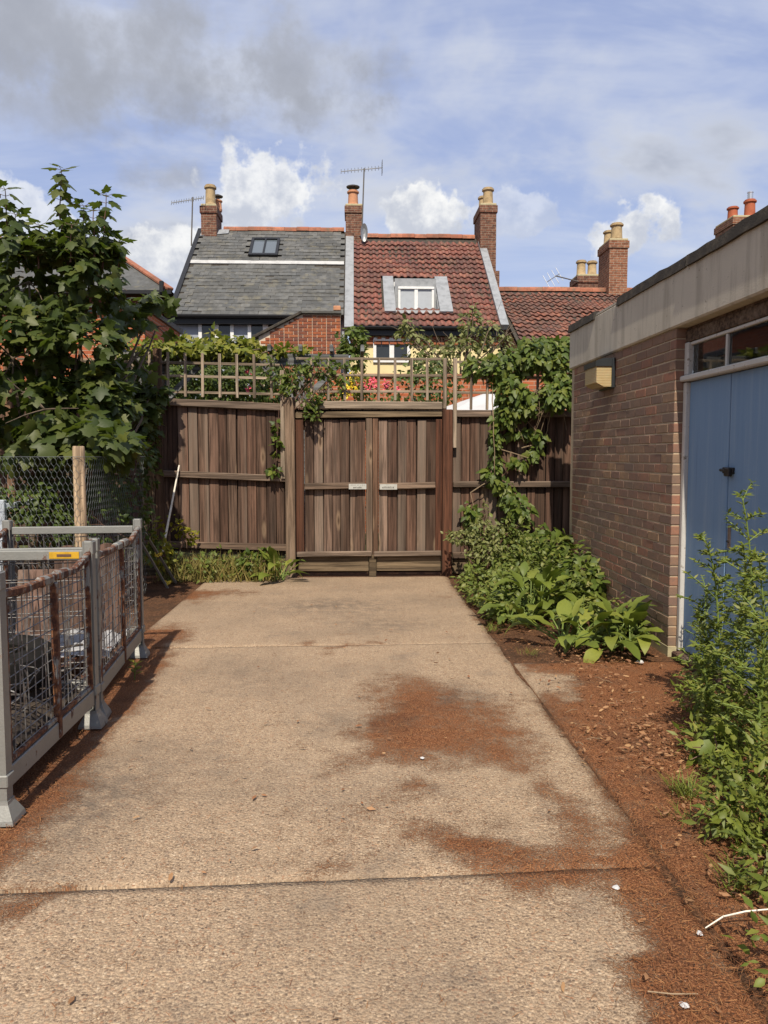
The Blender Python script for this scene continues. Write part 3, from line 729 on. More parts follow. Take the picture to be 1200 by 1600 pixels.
# ================================================================ brick shed on the right
SX, SD = 2.31, 2.40            # wall face, door face
SY0, SY1 = 5.52, 8.20          # near and far corner of the brick wall
FZ0, FZ1 = 2.365, 2.775        # fascia
shed = thing('brick_shed', 'flat-roofed brown brick shed with a stained concrete fascia', 'shed', (SX, SY0, 0))
MB().box(SX + 0.005, 2.62, SY0 + 0.005, SY1 - 0.005, -0.1, FZ0).build('wall_core', 'shed_mortar', shed)
MB().box(2.62, 6.0, SY1 - 0.3, SY1 - 0.02, -0.1, FZ0).build('end_wall', 'shed_mortar', shed)
MB().box(5.8, 6.0, 0.9, SY1 - 0.31, -0.1, FZ0).build('back_wall', 'room_brick', shed)
MB().box(2.62, 5.79, SY0 - 0.1, SY0 + 0.1, -0.1, FZ0).build('partition', 'room_brick', shed)
MB().box(2.45, 5.79, 0.9, 1.1, -0.1, FZ0).build('near_wall', 'room_brick', shed)
MB().box(2.46, 5.79, 1.11, SY0 - 0.11, -0.1, 0.02).build('shed_floor', 'dark_room', shed)
def shed_bricks():
    L, Hh, g_ = 0.215, 0.065, 0.010
    full = MB().box(0, 0.094, 0, L, 0, Hh, 0.004).mesh('brick', 'shed_brick')
    half = MB().box(0, 0.094, 0, 0.1025, 0, Hh, 0.004).mesh('brick', 'shed_brick')
    A, B = [], []
    for c in range(31):
        z = 0.045 + c * 0.075; y = SY0
        if c % 2: B.append((y, z)); y += 0.1025 + g_
        while y < SY1 - 0.02:
            if y + L <= SY1 + 0.004: A.append((y, z)); y += L + g_
            elif y + 0.1025 <= SY1 + 0.004: B.append((y, z)); y += 0.1125
            else: break
    def mx(y, z): return Matrix.Translation((SX + jit(0.0018), y + jit(0.0015), z + jit(0.0015))) @ Matrix.Rotation(jit(0.004), 4, 'X')
    A.sort(); B.sort()
    pieces(shed, 'brick', full, [mx(*q) for q in A], 270)
    pieces(shed, 'brick', half, [mx(*q) for q in B], 30)
shed_bricks()
MB().box(SX - 0.004, SD - 0.002, SY0 - 0.012, SY0 + 0.35, -0.1, 0.040).build('footing', 'stone_pale', shed)
# fascia beam (slightly proud of the brick), broken felt trim on top, roof
fas = MB().box(SX - 0.022, SX + 0.22, 0.9, SY1 + 0.02, FZ0 + 0.002, FZ1, 0.012).build('fascia', 'fascia_concrete', shed)
MB().box(SX + 0.222, 6.05, 0.9, SY1 + 0.02, FZ0 + 0.2, FZ1 - 0.02).build('roof', 'felt', shed)
MB().box(SX - 0.018, SX + 0.15, 6.74, 7.34, FZ1 + 0.002, FZ1 + 0.02).build('bare_upstand', 'fascia_concrete', shed)
for y0, y1, w in ((0.9, 3.6, 0.0), (3.62, 5.3, 0.006), (5.32, 6.72, 0.0), (7.36, SY1 + 0.03, 0.004)):
    m_ = MB(); n = max(2, int((y1 - y0) / 0.14)); prev = None
    for k in range(n):
        a, b = y0 + (y1 - y0) * k / n, y0 + (y1 - y0) * (k + 1) / n
        dz = 0.012 * mnoise.noise(Vector((0, a * 3, 1))); dz2 = 0.012 * mnoise.noise(Vector((0, b * 3, 1)))
        V = [(SX - 0.038 - w, a, FZ1 - 0.028 + dz), (SX + 0.13, a, FZ1 - 0.028 + dz), (SX + 0.13, a, FZ1 + 0.048 + dz), (SX - 0.03 - w, a, FZ1 + 0.048 + dz * 2),
             (SX - 0.038 - w, b, FZ1 - 0.028 + dz2), (SX + 0.13, b, FZ1 - 0.028 + dz2), (SX + 0.13, b, FZ1 + 0.048 + dz2), (SX - 0.03 - w, b, FZ1 + 0.048 + dz2 * 2)]
        F = [(0, 4, 5, 1), (1, 5, 6, 2), (2, 6, 7, 3), (3, 7, 4, 0)]
        if k == 0: F.append((0, 1, 2, 3))
        if k == n - 1: F.append((4, 7, 6, 5))
        m_.add(V, F)
    m_.build('felt_trim', 'felt', shed)
# door opening: soffit board, window, frame
DT = 1.975
MB().box(SD - 0.01, SD + 0.2, 0.9, SY0 - 0.003, FZ0 - 0.022, FZ0).build('soffit_board', 'fence_rail', shed)
fr = MB().box(SD - 0.03, SD + 0.05, SY0 - 0.05, SY0 - 0.003, 0.02, DT, 0.006)
fr.box(SD - 0.028, SD + 0.05, SY0 - 0.065, SY0 - 0.003, DT + 0.05, FZ0 - 0.107, 0.006)
frame_o = fr.build('door_frame', 'flaking_white', shed)
MB().box(SD - 0.055, SD + 0.05, 0.9, SY0 + 0.01, DT + 0.006, DT + 0.046, 0.008).build('transom_bar', 'flaking_white', shed)
MB().box(SD - 0.022, SD + 0.03, 0.9, SY0 - 0.004, FZ0 - 0.105, FZ0 - 0.0235, 0.004).build('head_board', 'fence_rail', shed)
win = MB().box(SD - 0.012, SD + 0.03, 0.9, SY0 - 0.068, FZ0 - 0.130, FZ0 - 0.107, 0.004).build('window_head', 'flaking_white', shed)
MB().box(SD + 0.010, SD + 0.014, 0.9, SY0 - 0.066, DT + 0.048, FZ0 - 0.108).build('window_pane', 'pane', shed)
MB().box(SD - 0.006, SD + 0.03, 4.92, 4.945, DT + 0.048, FZ0 - 0.131, 0.003).build('glazing_bar', 'flaking_white', shed)
# blue doors: a narrow fixed leaf and a wide leaf
SEAM = 4.87
door = thing('shed_door', 'weathered blue painted double door of the brick shed', 'door', (SD, SEAM, 0.02))
MB().box(SD, SD + 0.045, SEAM + 0.004, SY0 - 0.053, 0.03, DT, 0.004).build('narrow_leaf', 'blue_paint', door)
MB().box(SD + 0.003, SD + 0.045, 3.60, SEAM - 0.004, 0.03, DT, 0.004).build('wide_leaf', 'blue_paint', door)
MB().box(SD + 0.02, SD + 0.05, SEAM - 0.02, SEAM + 0.02, 0.03, DT - 0.01).build('rebate', 'blue_paint', door)
MB().box(SD + 0.0, SD + 0.045, 1.2, 3.592, 0.03, DT, 0.004).build('far_leaf', 'blue_paint', door)
hs = MB().box(SD - 0.012, SD + 0.004, SEAM - 0.085, SEAM + 0.055, 1.335, 1.375, 0.004)
hs.tube([(SD - 0.02, SEAM + 0.06, 1.357), (SD - 0.02, SEAM - 0.05, 1.352)], 0.010, 8)
lt = hs.build('hasp', 'black_iron', door)
MB().box(SD - 0.035, SD - 0.008, SEAM - 0.075, SEAM - 0.01, 1.318, 1.372, 0.006).build('padlock', 'black_iron', lt)
pl_ = MB().box(SD - 0.002, SD + 0.004, SEAM - 0.062, SEAM - 0.026, 0.855, 1.005, 0.001).build('lock_plate', 'worn_steel', door)
MB().tube([(SD - 0.002, SEAM - 0.044, 0.90), (SD - 0.012, SEAM - 0.044, 0.90)], 0.008, 8).build('keyhole_boss', 'black_iron', pl_)
MB().box(SD - 0.09, SD - 0.004, 1.2, SY0 - 0.06, -0.03, 0.024, 0.01).build('door_sill', 'old_board', door)

# bulkhead lamp on the shed wall
l0 = atx(950, 580, SX); ly0, ly1, lz0, lz1 = 6.82, 7.16, 2.055, 2.305
lamp = thing('bulkhead_lamp', 'amber glass bulkhead lamp with a black hood on the brick wall', 'lamp', (SX, 7.0, lz0))
MB().box(SX - 0.03, SX - 0.003, ly0 - 0.02, ly1 + 0.02, lz0 - 0.005, lz1 + 0.012, 0.006).build('back_plate', 'lamp_black', lamp)
MB().prism([(SX - 0.031, ly0, lz0 + 0.01), (SX - 0.031, ly0, lz1 - 0.06), (SX - 0.165, ly0, lz1 - 0.06), (SX - 0.165, ly0, lz0 + 0.045), (SX - 0.10, ly0, lz0 + 0.01)], (0, ly1 - ly0, 0)).build('diffuser', 'amber_diffuser', lamp)
MB().prism([(SX - 0.031, ly0 - 0.012, lz1 - 0.062), (SX - 0.031, ly0 - 0.012, lz1 + 0.01), (SX - 0.11, ly0 - 0.012, lz1 + 0.01), (SX - 0.175, ly0 - 0.012, lz1 - 0.015), (SX - 0.175, ly0 - 0.012, lz1 - 0.062)], (0, ly1 - ly0 + 0.024, 0)).build('hood', 'lamp_black', lamp)

# ================================================================ fence and gates at the end of the drive
FY = 9.40
def board_meshes(h, tag_='fence_board'):
    out_ = []
    for w in (0.104, 0.114, 0.124):
        out_.append((w, MB().box(-w / 2 + 0.0035, w / 2 - 0.0035, -0.010, 0.010, 0, h, 0.006).mesh('board', tag_)))
    return out_
def boards(parent, x0, x1, z0, z1, y=FY, tilt=0.0, mat='fence_board', width=None):
    ms = board_meshes(z1 - z0, mat); x = x0; k = 0
    MB().prism([(x0, y + 0.03, z0 + 0.02 + tilt * (x1 - x0)), (x1, y + 0.03, z0 + 0.02), (x1, y + 0.03, z1 - 0.03), (x0, y + 0.03, z1 - 0.03 + tilt * (x1 - x0))], (0, 0.012, 0)).build('gap_shade_sheet', 'gap_shade', parent)  # added dark sheet, so the gaps between boards read as shade lines
    while x < x1 - 0.03:
        w, me = random.choice(ms)
        if x + w > x1 + 0.02: w, me = ms[0]
        if x + w > x1 + 0.02: x = x1 - w
        xc = x + w / 2
        o = link('board', me, parent, Matrix.Translation((xc, y + (0.006 if k % 2 else -0.004) + jit(0.002), z0 + tilt * (x1 - xc) + jit(0.006))) @ Matrix.Rotation(jit(0.005), 4, 'Y') @ Matrix.Rotation(jit(0.015), 4, 'Z'))
        x += w; k += 1
def fz(py, px=450): return at(px, py, FY).z
def fx(px, py=740): return at(px, py, FY).x
# left fence panel
xl = fx(446); TL = 0.045
lf = thing('board_fence', 'weathered brown board fence left of the double gate', 'fence', (-2.0, FY, 0))
boards(lf, -5.6, xl, 0.22, 2.075, tilt=TL)
def rail(parent, name, x0, x1, z, h, d, tilt, mat='fence_rail', y=FY - 0.045, x_ref=None):
    xr_ = x1 if x_ref is None else x_ref
    MB().bar((x0, y, z + tilt * (xr_ - x0)), (x1, y, z + tilt * (xr_ - x1)), d, h, up=(0, 0, 1), ch=0.008).build(name, mat, parent)
rail(lf, 'rail', -5.6, xl + 0.02, fz(748), 0.078, 0.065, TL)
rail(lf, 'rail', -5.6, xl + 0.02, fz(855), 0.082, 0.060, TL * 0.7)
rail(lf, 'capping', -5.6, xl - 0.02, fz(637), 0.085, 0.075, TL, y=FY - 0.04)
rail(lf, 'gravel_board', -5.6, xl, 0.09, 0.20, 0.03, 0.0, 'threshold', y=FY - 0.01)
for x in (-2.35, -4.1): MB().box(x - 0.045, x + 0.045, FY - 0.09, FY - 0.015, -0.05, 2.72, 0.006).build('post', 'fence_post', lf)
# right fence panel
xr0, xr1 = fx(707), 4.3
rf = thing('board_fence', 'weathered brown board fence behind the creeper beside the shed', 'fence', (1.9, FY, 0))
boards(rf, xr0, xr1, 0.22, 1.99)
rail(rf, 'rail', xr0, xr1, fz(757), 0.075, 0.065, 0.0)
rail(rf, 'rail', xr0, xr1, fz(868), 0.080, 0.060, 0.0)
rail(rf, 'capping', xr0, xr1, fz(646), 0.085, 0.075, 0.0)
rail(rf, 'gravel_board', xr0, xr1, 0.09, 0.20, 0.03, 0.0, 'threshold', y=FY - 0.01)
# gate frame: posts, header, threshold
gf = thing('timber_gateway', 'timber gateway with pale header beam and stepped posts round the double gate', 'gateway', (0.2, FY, 0))
MB().box(fx(447), fx(462), FY - 0.13, FY - 0.02, -0.06, fz(622), 0.008).build('post', 'pale_post', gf)
MB().box(fx(440), fx(446.5), FY - 0.10, FY - 0.055, fz(748), fz(580), 0.005).build('post', 'trellis_v', gf)
MB().box(fx(690), fx(705), FY - 0.13, FY - 0.02, -0.06, fz(640), 0.008).build('post', 'red_stile', gf)
MB().box(fx(690.5), fx(696), FY - 0.10, FY - 0.06, fz(639), fz(560), 0.005).build('post', 'trellis_v', gf)
MB().box(fx(705.6), fx(711.5), FY - 0.115, FY - 0.07, fz(700), fz(560), 0.005).build('post', 'trellis_v', gf)
MB().bar((fx(463), FY - 0.06, fz(633)), (fx(689.5), FY - 0.06, fz(634)), 0.07, 0.092, ch=0.01).build('header_beam', 'trellis_h', gf)
MB().bar((fx(463), FY - 0.04, fz(649)), (fx(689.5), FY - 0.04, fz(646)), 0.05, 0.075, ch=0.006).build('header_board', 'threshold', gf)
MB().box(fx(455), fx(698), FY + 0.045, FY + 0.06, fz(672), fz(632)).build('head_gap_shade', 'gap_shade', gf)  # added dark sheet standing in for shade in the gap under the header
MB().box(fx(455), fx(466), FY + 0.04, FY + 0.055, 0.0, fz(673)).build('side_gap_shade', 'gap_shade', gf)  # added dark sheet standing in for shade between post and leaf
MB().bar((fx(466), FY - 0.02, 0.135), (fx(576), FY - 0.02, 0.13), 0.05, 0.20, ch=0.008).build('threshold_board', 'threshold', gf)
MB().bar((fx(588), FY - 0.02, 0.13), (fx(689), FY - 0.02, 0.125), 0.05, 0.19, ch=0.008).build('threshold_board', 'threshold', gf)
MB().box(fx(576.4), fx(587.6), FY - 0.08, FY + 0.01, -0.05, fz(867), 0.006).build('stop_post', 'threshold', gf)
# the two leaves
def leaf(px0, px1, label, dark_left):
    x0, x1 = fx(px0), fx(px1); zb, zt = 0.235, fz(655)
    th = thing('gate_leaf', label, 'gate', ((x0 + x1) / 2, FY, 0.23))
    st = 0.085
    if dark_left:
        MB().box(x0, x0 + 0.10, FY - 0.045, FY + 0.01, zb, zt, 0.006).build('hanging_stile', 'red_stile', th)
        MB().box(x1 - 0.078, x1, FY - 0.055, FY + 0.012, zb - 0.02, zt + 0.01, 0.006).build('closing_stile', 'fence_post', th)
        bx0, bx1 = x0 + 0.106, x1 - 0.083
    else:
        MB().box(x0, x0 + 0.066, FY - 0.05, FY + 0.012, zb - 0.02, zt + 0.01, 0.006).build('closing_stile', 'fence_post', th)
        MB().box(x1 - 0.075, x1, FY - 0.045, FY + 0.01, zb, zt, 0.006).build('hanging_stile', 'red_stile', th)
        bx0, bx1 = x0 + 0.071, x1 - 0.080
    MB().box(x1 - 0.03 if dark_left else x1 - 0.10, x1 + (0.06 if dark_left else 0.02), FY + 0.018, FY + 0.034, zb, zt).build('slit_shade_strip', 'gap_shade', th)  # added dark strip behind the slit, its colour stands in for shade
    boards(th, bx0, bx1, zb + 0.01, zt - 0.005, FY - 0.006)
    MB().bar((bx0, FY - 0.055, fz(760)), (bx1, FY - 0.055, fz(758)), 0.06, 0.078, ch=0.008).build('middle_rail', 'fence_rail', th)
    MB().bar((x0 + 0.01, FY - 0.085, fz(865)), (x1 - 0.01, FY - 0.085, fz(864)), 0.055, 0.062, ch=0.008).build('bottom_rail', 'fence_rail', th)
    return th, bx0, bx1
def sign(th, px0, px1, py0, py1, rows):
    a, b = at(px0, py1, FY - 0.088), at(px1, py0, FY - 0.088)
    s_ = MB().box(a.x, b.x, FY - 0.092, FY - 0.0862, a.z, b.z, 0.001).build('sign_plate', 'sign_plate', th)
    for (u0, u1, w0, w1, n) in rows:       # lettering too worn to read: a row of short dark strokes
        m_ = MB()
        for k in range(n):
            if random.random() < 0.12: continue
            x = a.x + (b.x - a.x) * (u0 + (u1 - u0) * (k + 0.15) / n); x2 = x + (b.x - a.x) * (u1 - u0) / n * random.uniform(0.35, 0.75)
            m_.box(x, x2, FY - 0.0928, FY - 0.0922, a.z + (b.z - a.z) * w0, a.z + (b.z - a.z) * (w1 - random.uniform(0, 0.1)))
        m_.build('worn_lettering', 'label_ink', s_)
th, a_, b_ = leaf(462.4, 581.5, 'left leaf of the brown double gate with a knotty board', True)
sign(th, 545, 572.5, 756, 764.5, [(0.10, 0.92, 0.74, 0.84, 14), (0.25, 0.80, 0.18, 0.50, 8)])
th, a_, b_ = leaf(582.3, 689.8, 'right leaf of the brown double gate with a dark hanging stile', False)
sign(th, 593.5, 620.5, 756.5, 765, [(0.14, 0.84, 0.22, 0.60, 9)])

# trellises along the top of the fence
def trellis(label, px0, px1, vpx, hpy, ztop, zbot, tilt, xend=None):
    x0, x1 = fx(px0, 590), (fx(px1, 590) if xend is None else xend)
    th = thing('trellis', label, 'trellis', ((x0 + x1) / 2, FY, zbot), 'trellis panels on top of the fence')
    xs = [fx(p, 590) for p in vpx] if vpx else list(np.arange(x1 - 0.1, x0, -0.205))
    for x in xs:
        if not x0 <= x <= x1 + 0.01: continue
        zt = tilt * (x1 - x); me = MB().box(-0.016, 0.016, -0.010, 0.010, 0, ztop - zbot, 0.003).mesh('upright', 'trellis_v')
        link('upright_slat', me, th, Matrix.Translation((x, FY - 0.062 + jit(0.003), zbot + zt)) @ Matrix.Rotation(jit(0.012), 4, 'Y'))
    for py in hpy:
        z = fz(py, (px0 + px1) / 2 if px1 < 1000 else px0)
        MB().bar((x0, FY - 0.042, z + tilt * (x1 - x0) * 0.5 + jit(0.004)), (x1, FY - 0.042, z - tilt * (x1 - x0) * 0.5 + jit(0.004)), 0.016, 0.030, ch=0.003).build('cross_slat', 'trellis_h', th)
    return th
trellis('square-lattice timber trellis above the fence left of the gate', 30, 438, None, (566, 587, 612), fz(556), fz(624), 0.020)
trellis('square-lattice timber trellis above the double gate, laced with climbing stems', 463, 689, (487, 513, 539, 565, 591, 617, 643, 667), (561, 587, 612), fz(560), fz(626), 0.0)
trellis('timber trellis panel half buried under the creeper by the shed', 711, 760, (735, 760, 786, 812, 838, 864, 890, 916), (566, 590, 614), fz(563), fz(640), 0.0, xend=3.6)

# ================================================================ stillage cages on the left
def stillage(p_near, p_far, width, H, label, rustier):
    a, b = Vector(p_near), Vector(p_far); y = (b - a); L = y.length; y.normalize(); x = Vector((y.y, -y.x, 0)); z = Vector((0, 0, 1))
    th = thing('stillage_cage', label, 'cage', a - x * width / 2 + y * L / 2, 'galvanised stillage cages beside the drive')
    def P(u, v, w): return a - x * (width - u) + y * v + z * w      # u 0..width (width = drive side), v 0..L
    R3 = Matrix((x, y, z)).transposed()
    for (u, v) in ((width, 0), (width, L), (0, 0), (0, L)):
        su = -1 if u > 0 else 1; sv = 1 if v == 0 else -1
        m_ = MB()
        m_.obox(P(u + su * 0.027, v + sv * 0.003, H / 2 + 0.03), (0.054, 0.006, H - 0.06), R3)
        m_.obox(P(u + su * 0.003, v + sv * 0.030, H / 2 + 0.03), (0.006, 0.048, H - 0.06), R3)
        m_.obox(P(u + su * 0.045, v + sv * 0.049, H / 2 + 0.03), (0.006, 0.012, H - 0.06), R3)
        m_.obox(P(u + su * 0.024, v + sv * 0.024, H - 0.035), (0.056, 0.056, 0.07), R3, 0.004)
        po = m_.build('post', 'galv' if not (rustier and v == 0) else 'galv_patchy', th)
        f = MB(); c = P(u + su * 0.027, v + sv * 0.027, 0)
        V = []
        for (s_, h_) in ((0.062, 0.0), (0.058, 0.018), (0.032, 0.072), (0.030, 0.085)):
            for (i, j) in ((-1, -1), (1, -1), (1, 1), (-1, 1)): V.append(c + x * i * s_ + y * j * s_ + z * (h_ + 0.004))
        F = [(k * 4 + i, k * 4 + (i + 1) % 4, k * 4 + 4 + (i + 1) % 4, k * 4 + 4 + i) for k in range(3) for i in range(4)] + [(3, 2, 1, 0), (12, 13, 14, 15)]
        f.add(V, F).build('foot_cup', 'galv', po)
        MB().obox(P(u + su * 0.026, v + sv * 0.026, 0.17 if v == 0 else 0.2), (0.066, 0.066, 0.05), R3, 0.004).build('collar', 'galv', po)
    zb = 0.165
    for u in (0.022, width - 0.022): MB().bar(P(u, 0.055, zb), P(u, L - 0.055, zb), 0.03, 0.085, ch=0.004).build('base_rail', 'galv', th)
    for v in (0.022, L - 0.022): MB().bar(P(0.055, v, zb), P(width - 0.055, v, zb), 0.03, 0.085, ch=0.004).build('base_rail', 'galv', th)
    dk_ = MB()
    for k in range(5):
        u = 0.12 + k * (width - 0.24) / 4; dk_.bar(P(u, 0.04, zb + 0.03), P(u, L - 0.04, zb + 0.03), 0.05, 0.012)
    dk_.build('base_slats', 'rusty', th)
    # sides: bent rusty top rail, mid bar, wire
    for u, front in ((width - 0.02, True), (0.02, False)):
        zt = H - 0.075; mid = L * 0.52
        pts = [P(u, 0.05, zt - 0.02), P(u, mid * 0.5, zt - 0.045 + jit(0.01)), P(u, mid, zt - 0.035), P(u, (mid + L) / 2, zt - 0.05 + jit(.01)), P(u, L - 0.05, zt + 0.005)]
        tr_ = MB()
        for q0, q1 in zip(pts[:-1], pts[1:]): tr_.bar(q0, q1 + (q1 - q0).normalized() * 0.008, 0.032, 0.034, ch=0.006)
        tr = tr_.build('top_rail', 'rusty', th)
        w_ = MB()
        for v0, v1 in ((mid - 0.16, mid - 0.03), (mid + 0.03, mid + 0.17)):
            w_.bar(P(u + 0.001, v0, zt - 0.036), P(u + 0.001, v1, zt - 0.038), 0.044, 0.046, ch=0.01)
        w_.build('rail_sleeve', 'galv_patchy', tr)
        MB().bar(P(u + 0.004, mid, 0.13), P(u + 0.004, mid, zt - 0.06), 0.036, 0.030, up=tuple(x), ch=0.004).build('middle_bar', 'rusty', th)
        for v in (0.075, L - 0.075): MB().bar(P(u, v, 0.215), P(u, v, zt - 0.02), 0.022, 0.026, up=tuple(x), ch=0.004).build('side_bar', 'rusty', th)
        MB().bar(P(u, 0.09, 0.225), P(u, L - 0.09, 0.225), 0.022, 0.02, ch=0.003).build('lower_bar', 'rusty', th)
        ms = MB(); n = int((L - 0.2) / 0.052); hh = zt - 0.06
        for k in range(n + 1):
            v = 0.1 + (L - 0.2) * k / n; bow = 0.012 * math.sin(k * 1.3)
            ms.tube([P(u - 0.008, v, 0.22), P(u - 0.008 + bow, v + jit(0.004), (0.22 + hh) / 2), P(u - 0.008, v, hh)], 0.0029, 4, False)
        n2 = int((hh - 0.24) / 0.052)
        for k in range(n2 + 1):
            w = 0.24 + (hh - 0.24) * k / n2
            ms.tube([P(u - 0.004, 0.09, w + jit(.004)), P(u - 0.004 + 0.008 * math.sin(k), L / 2, w + jit(0.006)), P(u - 0.004, L - 0.09, w + jit(.004))], 0.0029, 4, False)
        ms.build('side_mesh', 'wire_galv', th)['kind'] = 'stuff'
    for v, nm in ((0.02, 'end'), (L - 0.02, 'end')):
        zt = H - 0.075
        MB().bar(P(0.055, v, zt), P(width - 0.055, v, zt), 0.034, 0.052, ch=0.004).build('end_rail', 'galv', th)
        ms = MB(); n = int((width - 0.12) / 0.10)
        for k in range(n + 1):
            u = 0.06 + (width - 0.12) * k / n; ms.tube([P(u, v, 0.2), P(u, v, zt - 0.02)], 0.0029, 4, False)
        for k in range(8):
            w = 0.22 + (zt - 0.26) * k / 7; ms.tube([P(0.06, v, w), P(width / 2, v + 0.015 * math.sin(k * 2), w - 0.012), P(width - 0.06, v, w)], 0.0029, 4, False)
        ms.build('end_mesh', 'wire_galv', th)['kind'] = 'stuff'
    return th, P, R3
c1, P1, R1 = stillage((-1.375, 2.99, 0), (-1.385, 4.12, 0), 0.95, 1.0, 'stillage cage of galvanised posts with scrap wire and a tyre inside', False)
plate = MB().obox(P1(0.95 - 0.15, 1.131 - 0.0395, 0.926), (0.155, 0.004, 0.036), R1, 0.001).build('label_plate', 'yellow_paint', c1)
MB().obox(P1(0.95 - 0.15, 1.131 - 0.0425, 0.926), (0.075, 0.0015, 0.013), R1).build('worn_lettering', 'stem_brown', plate)
c2_, P2, R2 = stillage((-1.405, 4.21, 0), (-1.535, 5.56, 0), 0.93, 1.0, 'rustier stillage cage with round-topped boards inside, by the wire fence', True)
# scrap inside the cages
tyre = thing('old_tyre', 'worn black tyre lying in the stillage cage', 'tyre', P1(0.52, 0.76, 0.34))
c = P1(0.52, 0.76, 0.34); tm = MB(); prof = []
ringR, nseg = 0.25, 28
V = []; F = []
sec = [(0.22 + r * 0.30, h) for r, h in ((-0.10, 0.03), (0.0, 0.005), (0.2, 0.0), (0.34, 0.03), (0.38, 0.09), (0.34, 0.15), (0.2, 0.18), (0.0, 0.175), (-0.10, 0.15), (-0.06, 0.09))]
for j in range(nseg):
    a = 2 * math.pi * j / nseg
    for r, h in sec: V.append(c + Vector((r * math.cos(a), r * math.sin(a), h)))
k = len(sec)
for j in range(nseg):
    for i in range(k): F.append((j * k + i, ((j + 1) % nseg) * k + i, ((j + 1) % nseg) * k + (i + 1) % k, j * k + (i + 1) % k))
tm.add(V, F).build('carcass', 'rubber', tyre, smooth=True)
MB().lathe(c, [(0.20, 0.06), (0.195, 0.075), (0.14, 0.10), (0.05, 0.085)], 18).build('straw_in_tyre', 'dry_grass', tyre)
sw = thing('scrap_wire', 'tangle of bent galvanised scrap wire inside the stillage cage', 'wire', P1(0.5, 0.4, 0.22))
sm = MB()
for k in range(46):
    c0 = P1(random.uniform(0.15, 0.88), random.uniform(0.1, 0.62), random.uniform(0.25, 0.6)); pts = []
    d = Vector((jit(1), jit(1), jit(0.7))).normalized(); r_ = random.uniform(0.08, 0.3); tw = random.uniform(2, 5)
    ax1 = d.orthogonal().normalized(); ax2 = d.cross(ax1)
    for q in range(9):
        tq = q / 8; p = c0 + d * (tq - 0.5) * r_ * 1.6 + ax1 * math.cos(tq * tw) * r_ * 0.6 + ax2 * math.sin(tq * tw) * r_ * 0.5
        loc = p - P1(0, 0, 0); ex = Vector((R1.col[0])); ey = Vector((R1.col[1]))
        u, v = loc.dot(ex), loc.dot(ey)
        p += ex * (min(max(u, 0.06), 0.89) - u) + ey * (min(max(v, 0.06), 1.1) - v); p.z = max(p.z, 0.21)
        pts.append(p)
    sm.tube(pts, random.choice((0.0028, 0.004, 0.0055)), 4, False)
sm.build('strands', 'wire_galv', sw)['kind'] = 'stuff'
hp_ = thing('debris_heap', 'dark heap of old twigs and rubbish filling the stillage cage', 'debris', P1(0.45, 0.55, 0.2))
hm = MB()
for k in range(260):
    q = P1(random.uniform(0.08, 0.86), random.uniform(0.08, 1.06), random.uniform(0.2, 0.2 + 0.32 * random.random())); d = Vector((jit(1), jit(1), jit(0.35))).normalized() * random.uniform(0.05, 0.12)
    hm.tube([q - d, q + Vector((jit(.02), jit(.02), 0.012)), q + d], random.uniform(0.002, 0.007), 4, False)
hm.build('twigs', 'dark_debris', hp_)['kind'] = 'stuff'
V = []; F = []; nn = 18
for j in range(nn + 1):
    for i in range(nn + 1):
        u = 0.06 + 0.82 * i / nn; v_ = 0.06 + 1.02 * j / nn; e_ = math.sin(math.pi * i / nn) * math.sin(math.pi * j / nn)
        V.append(P1(u, v_, 0.205 + 0.16 * e_ ** 0.5 + 0.05 * mnoise.noise(Vector((u * 9, v_ * 9, 3)))))
for j in range(nn):
    for i in range(nn): a = j * (nn + 1) + i; F.append((a, a + 1, a + nn + 2, a + nn + 1))
MB().add(V, F).build('rubbish', 'dark_debris', hp_)
def arch_board(name, label, P, u0, v, w, h, lean, mat, cat='board', thick=0.022, round_top=True):
    th = thing(name, label, cat, P(u0, v, 0.22)); R = R2
    pts = [P(u0 - w / 2, v, 0.215), P(u0 + w / 2, v, 0.215)]
    if round_top:
        for k in range(11):
            a = math.pi * k / 10; pts.append(P(u0 + w / 2 * math.cos(a), v + lean, h - w / 2 + w / 2 * math.sin(a) * 0.8))
    else: pts += [P(u0 + w / 2, v + lean, h), P(u0 - w / 2, v + lean, h)]
    MB().prism(pts, tuple(Vector(R.col[1]) * thick)).build('plank', mat, th)
    return th
arch_board('round_topped_board', 'brown round-topped board standing in the rusty cage near the label', P2, 0.45, 1.20, 0.18, 0.845, 0.03, 'old_board')
arch_board('round_topped_board', 'brown round-topped board standing in the rusty cage by its drive side', P2, 0.72, 1.16, 0.17, 0.86, 0.03, 'old_board')
arch_board('plank', 'short reddish plank propped in the middle of the rusty cage', P2, 0.42, 0.55, 0.24, 0.74, 0.12, 'old_board', round_top=False)
sk = thing('crumpled_sheet', 'crumpled pale sheet lying in the bottom of the rusty cage', 'sheet', P2(0.5, 0.6, 0.22))
V = []; F = []; nn = 22
for j in range(nn + 1):
    for i in range(nn + 1):
        u = 0.10 + 0.75 * i / nn; v = 0.55 + 0.65 * j / nn
        V.append(P2(u, v, 0.212 + 0.045 * abs(mnoise.noise(Vector((u * 5, v * 5, 4)))) + 0.05 * mnoise.noise(Vector((u * 13, v * 13, 2))) ))
for j in range(nn):
    for i in range(nn): a = j * (nn + 1) + i; F.append((a, a + 1, a + nn + 2, a + nn + 1))
MB().add(V, F).build('cloth', 'grey_sheet', sk)

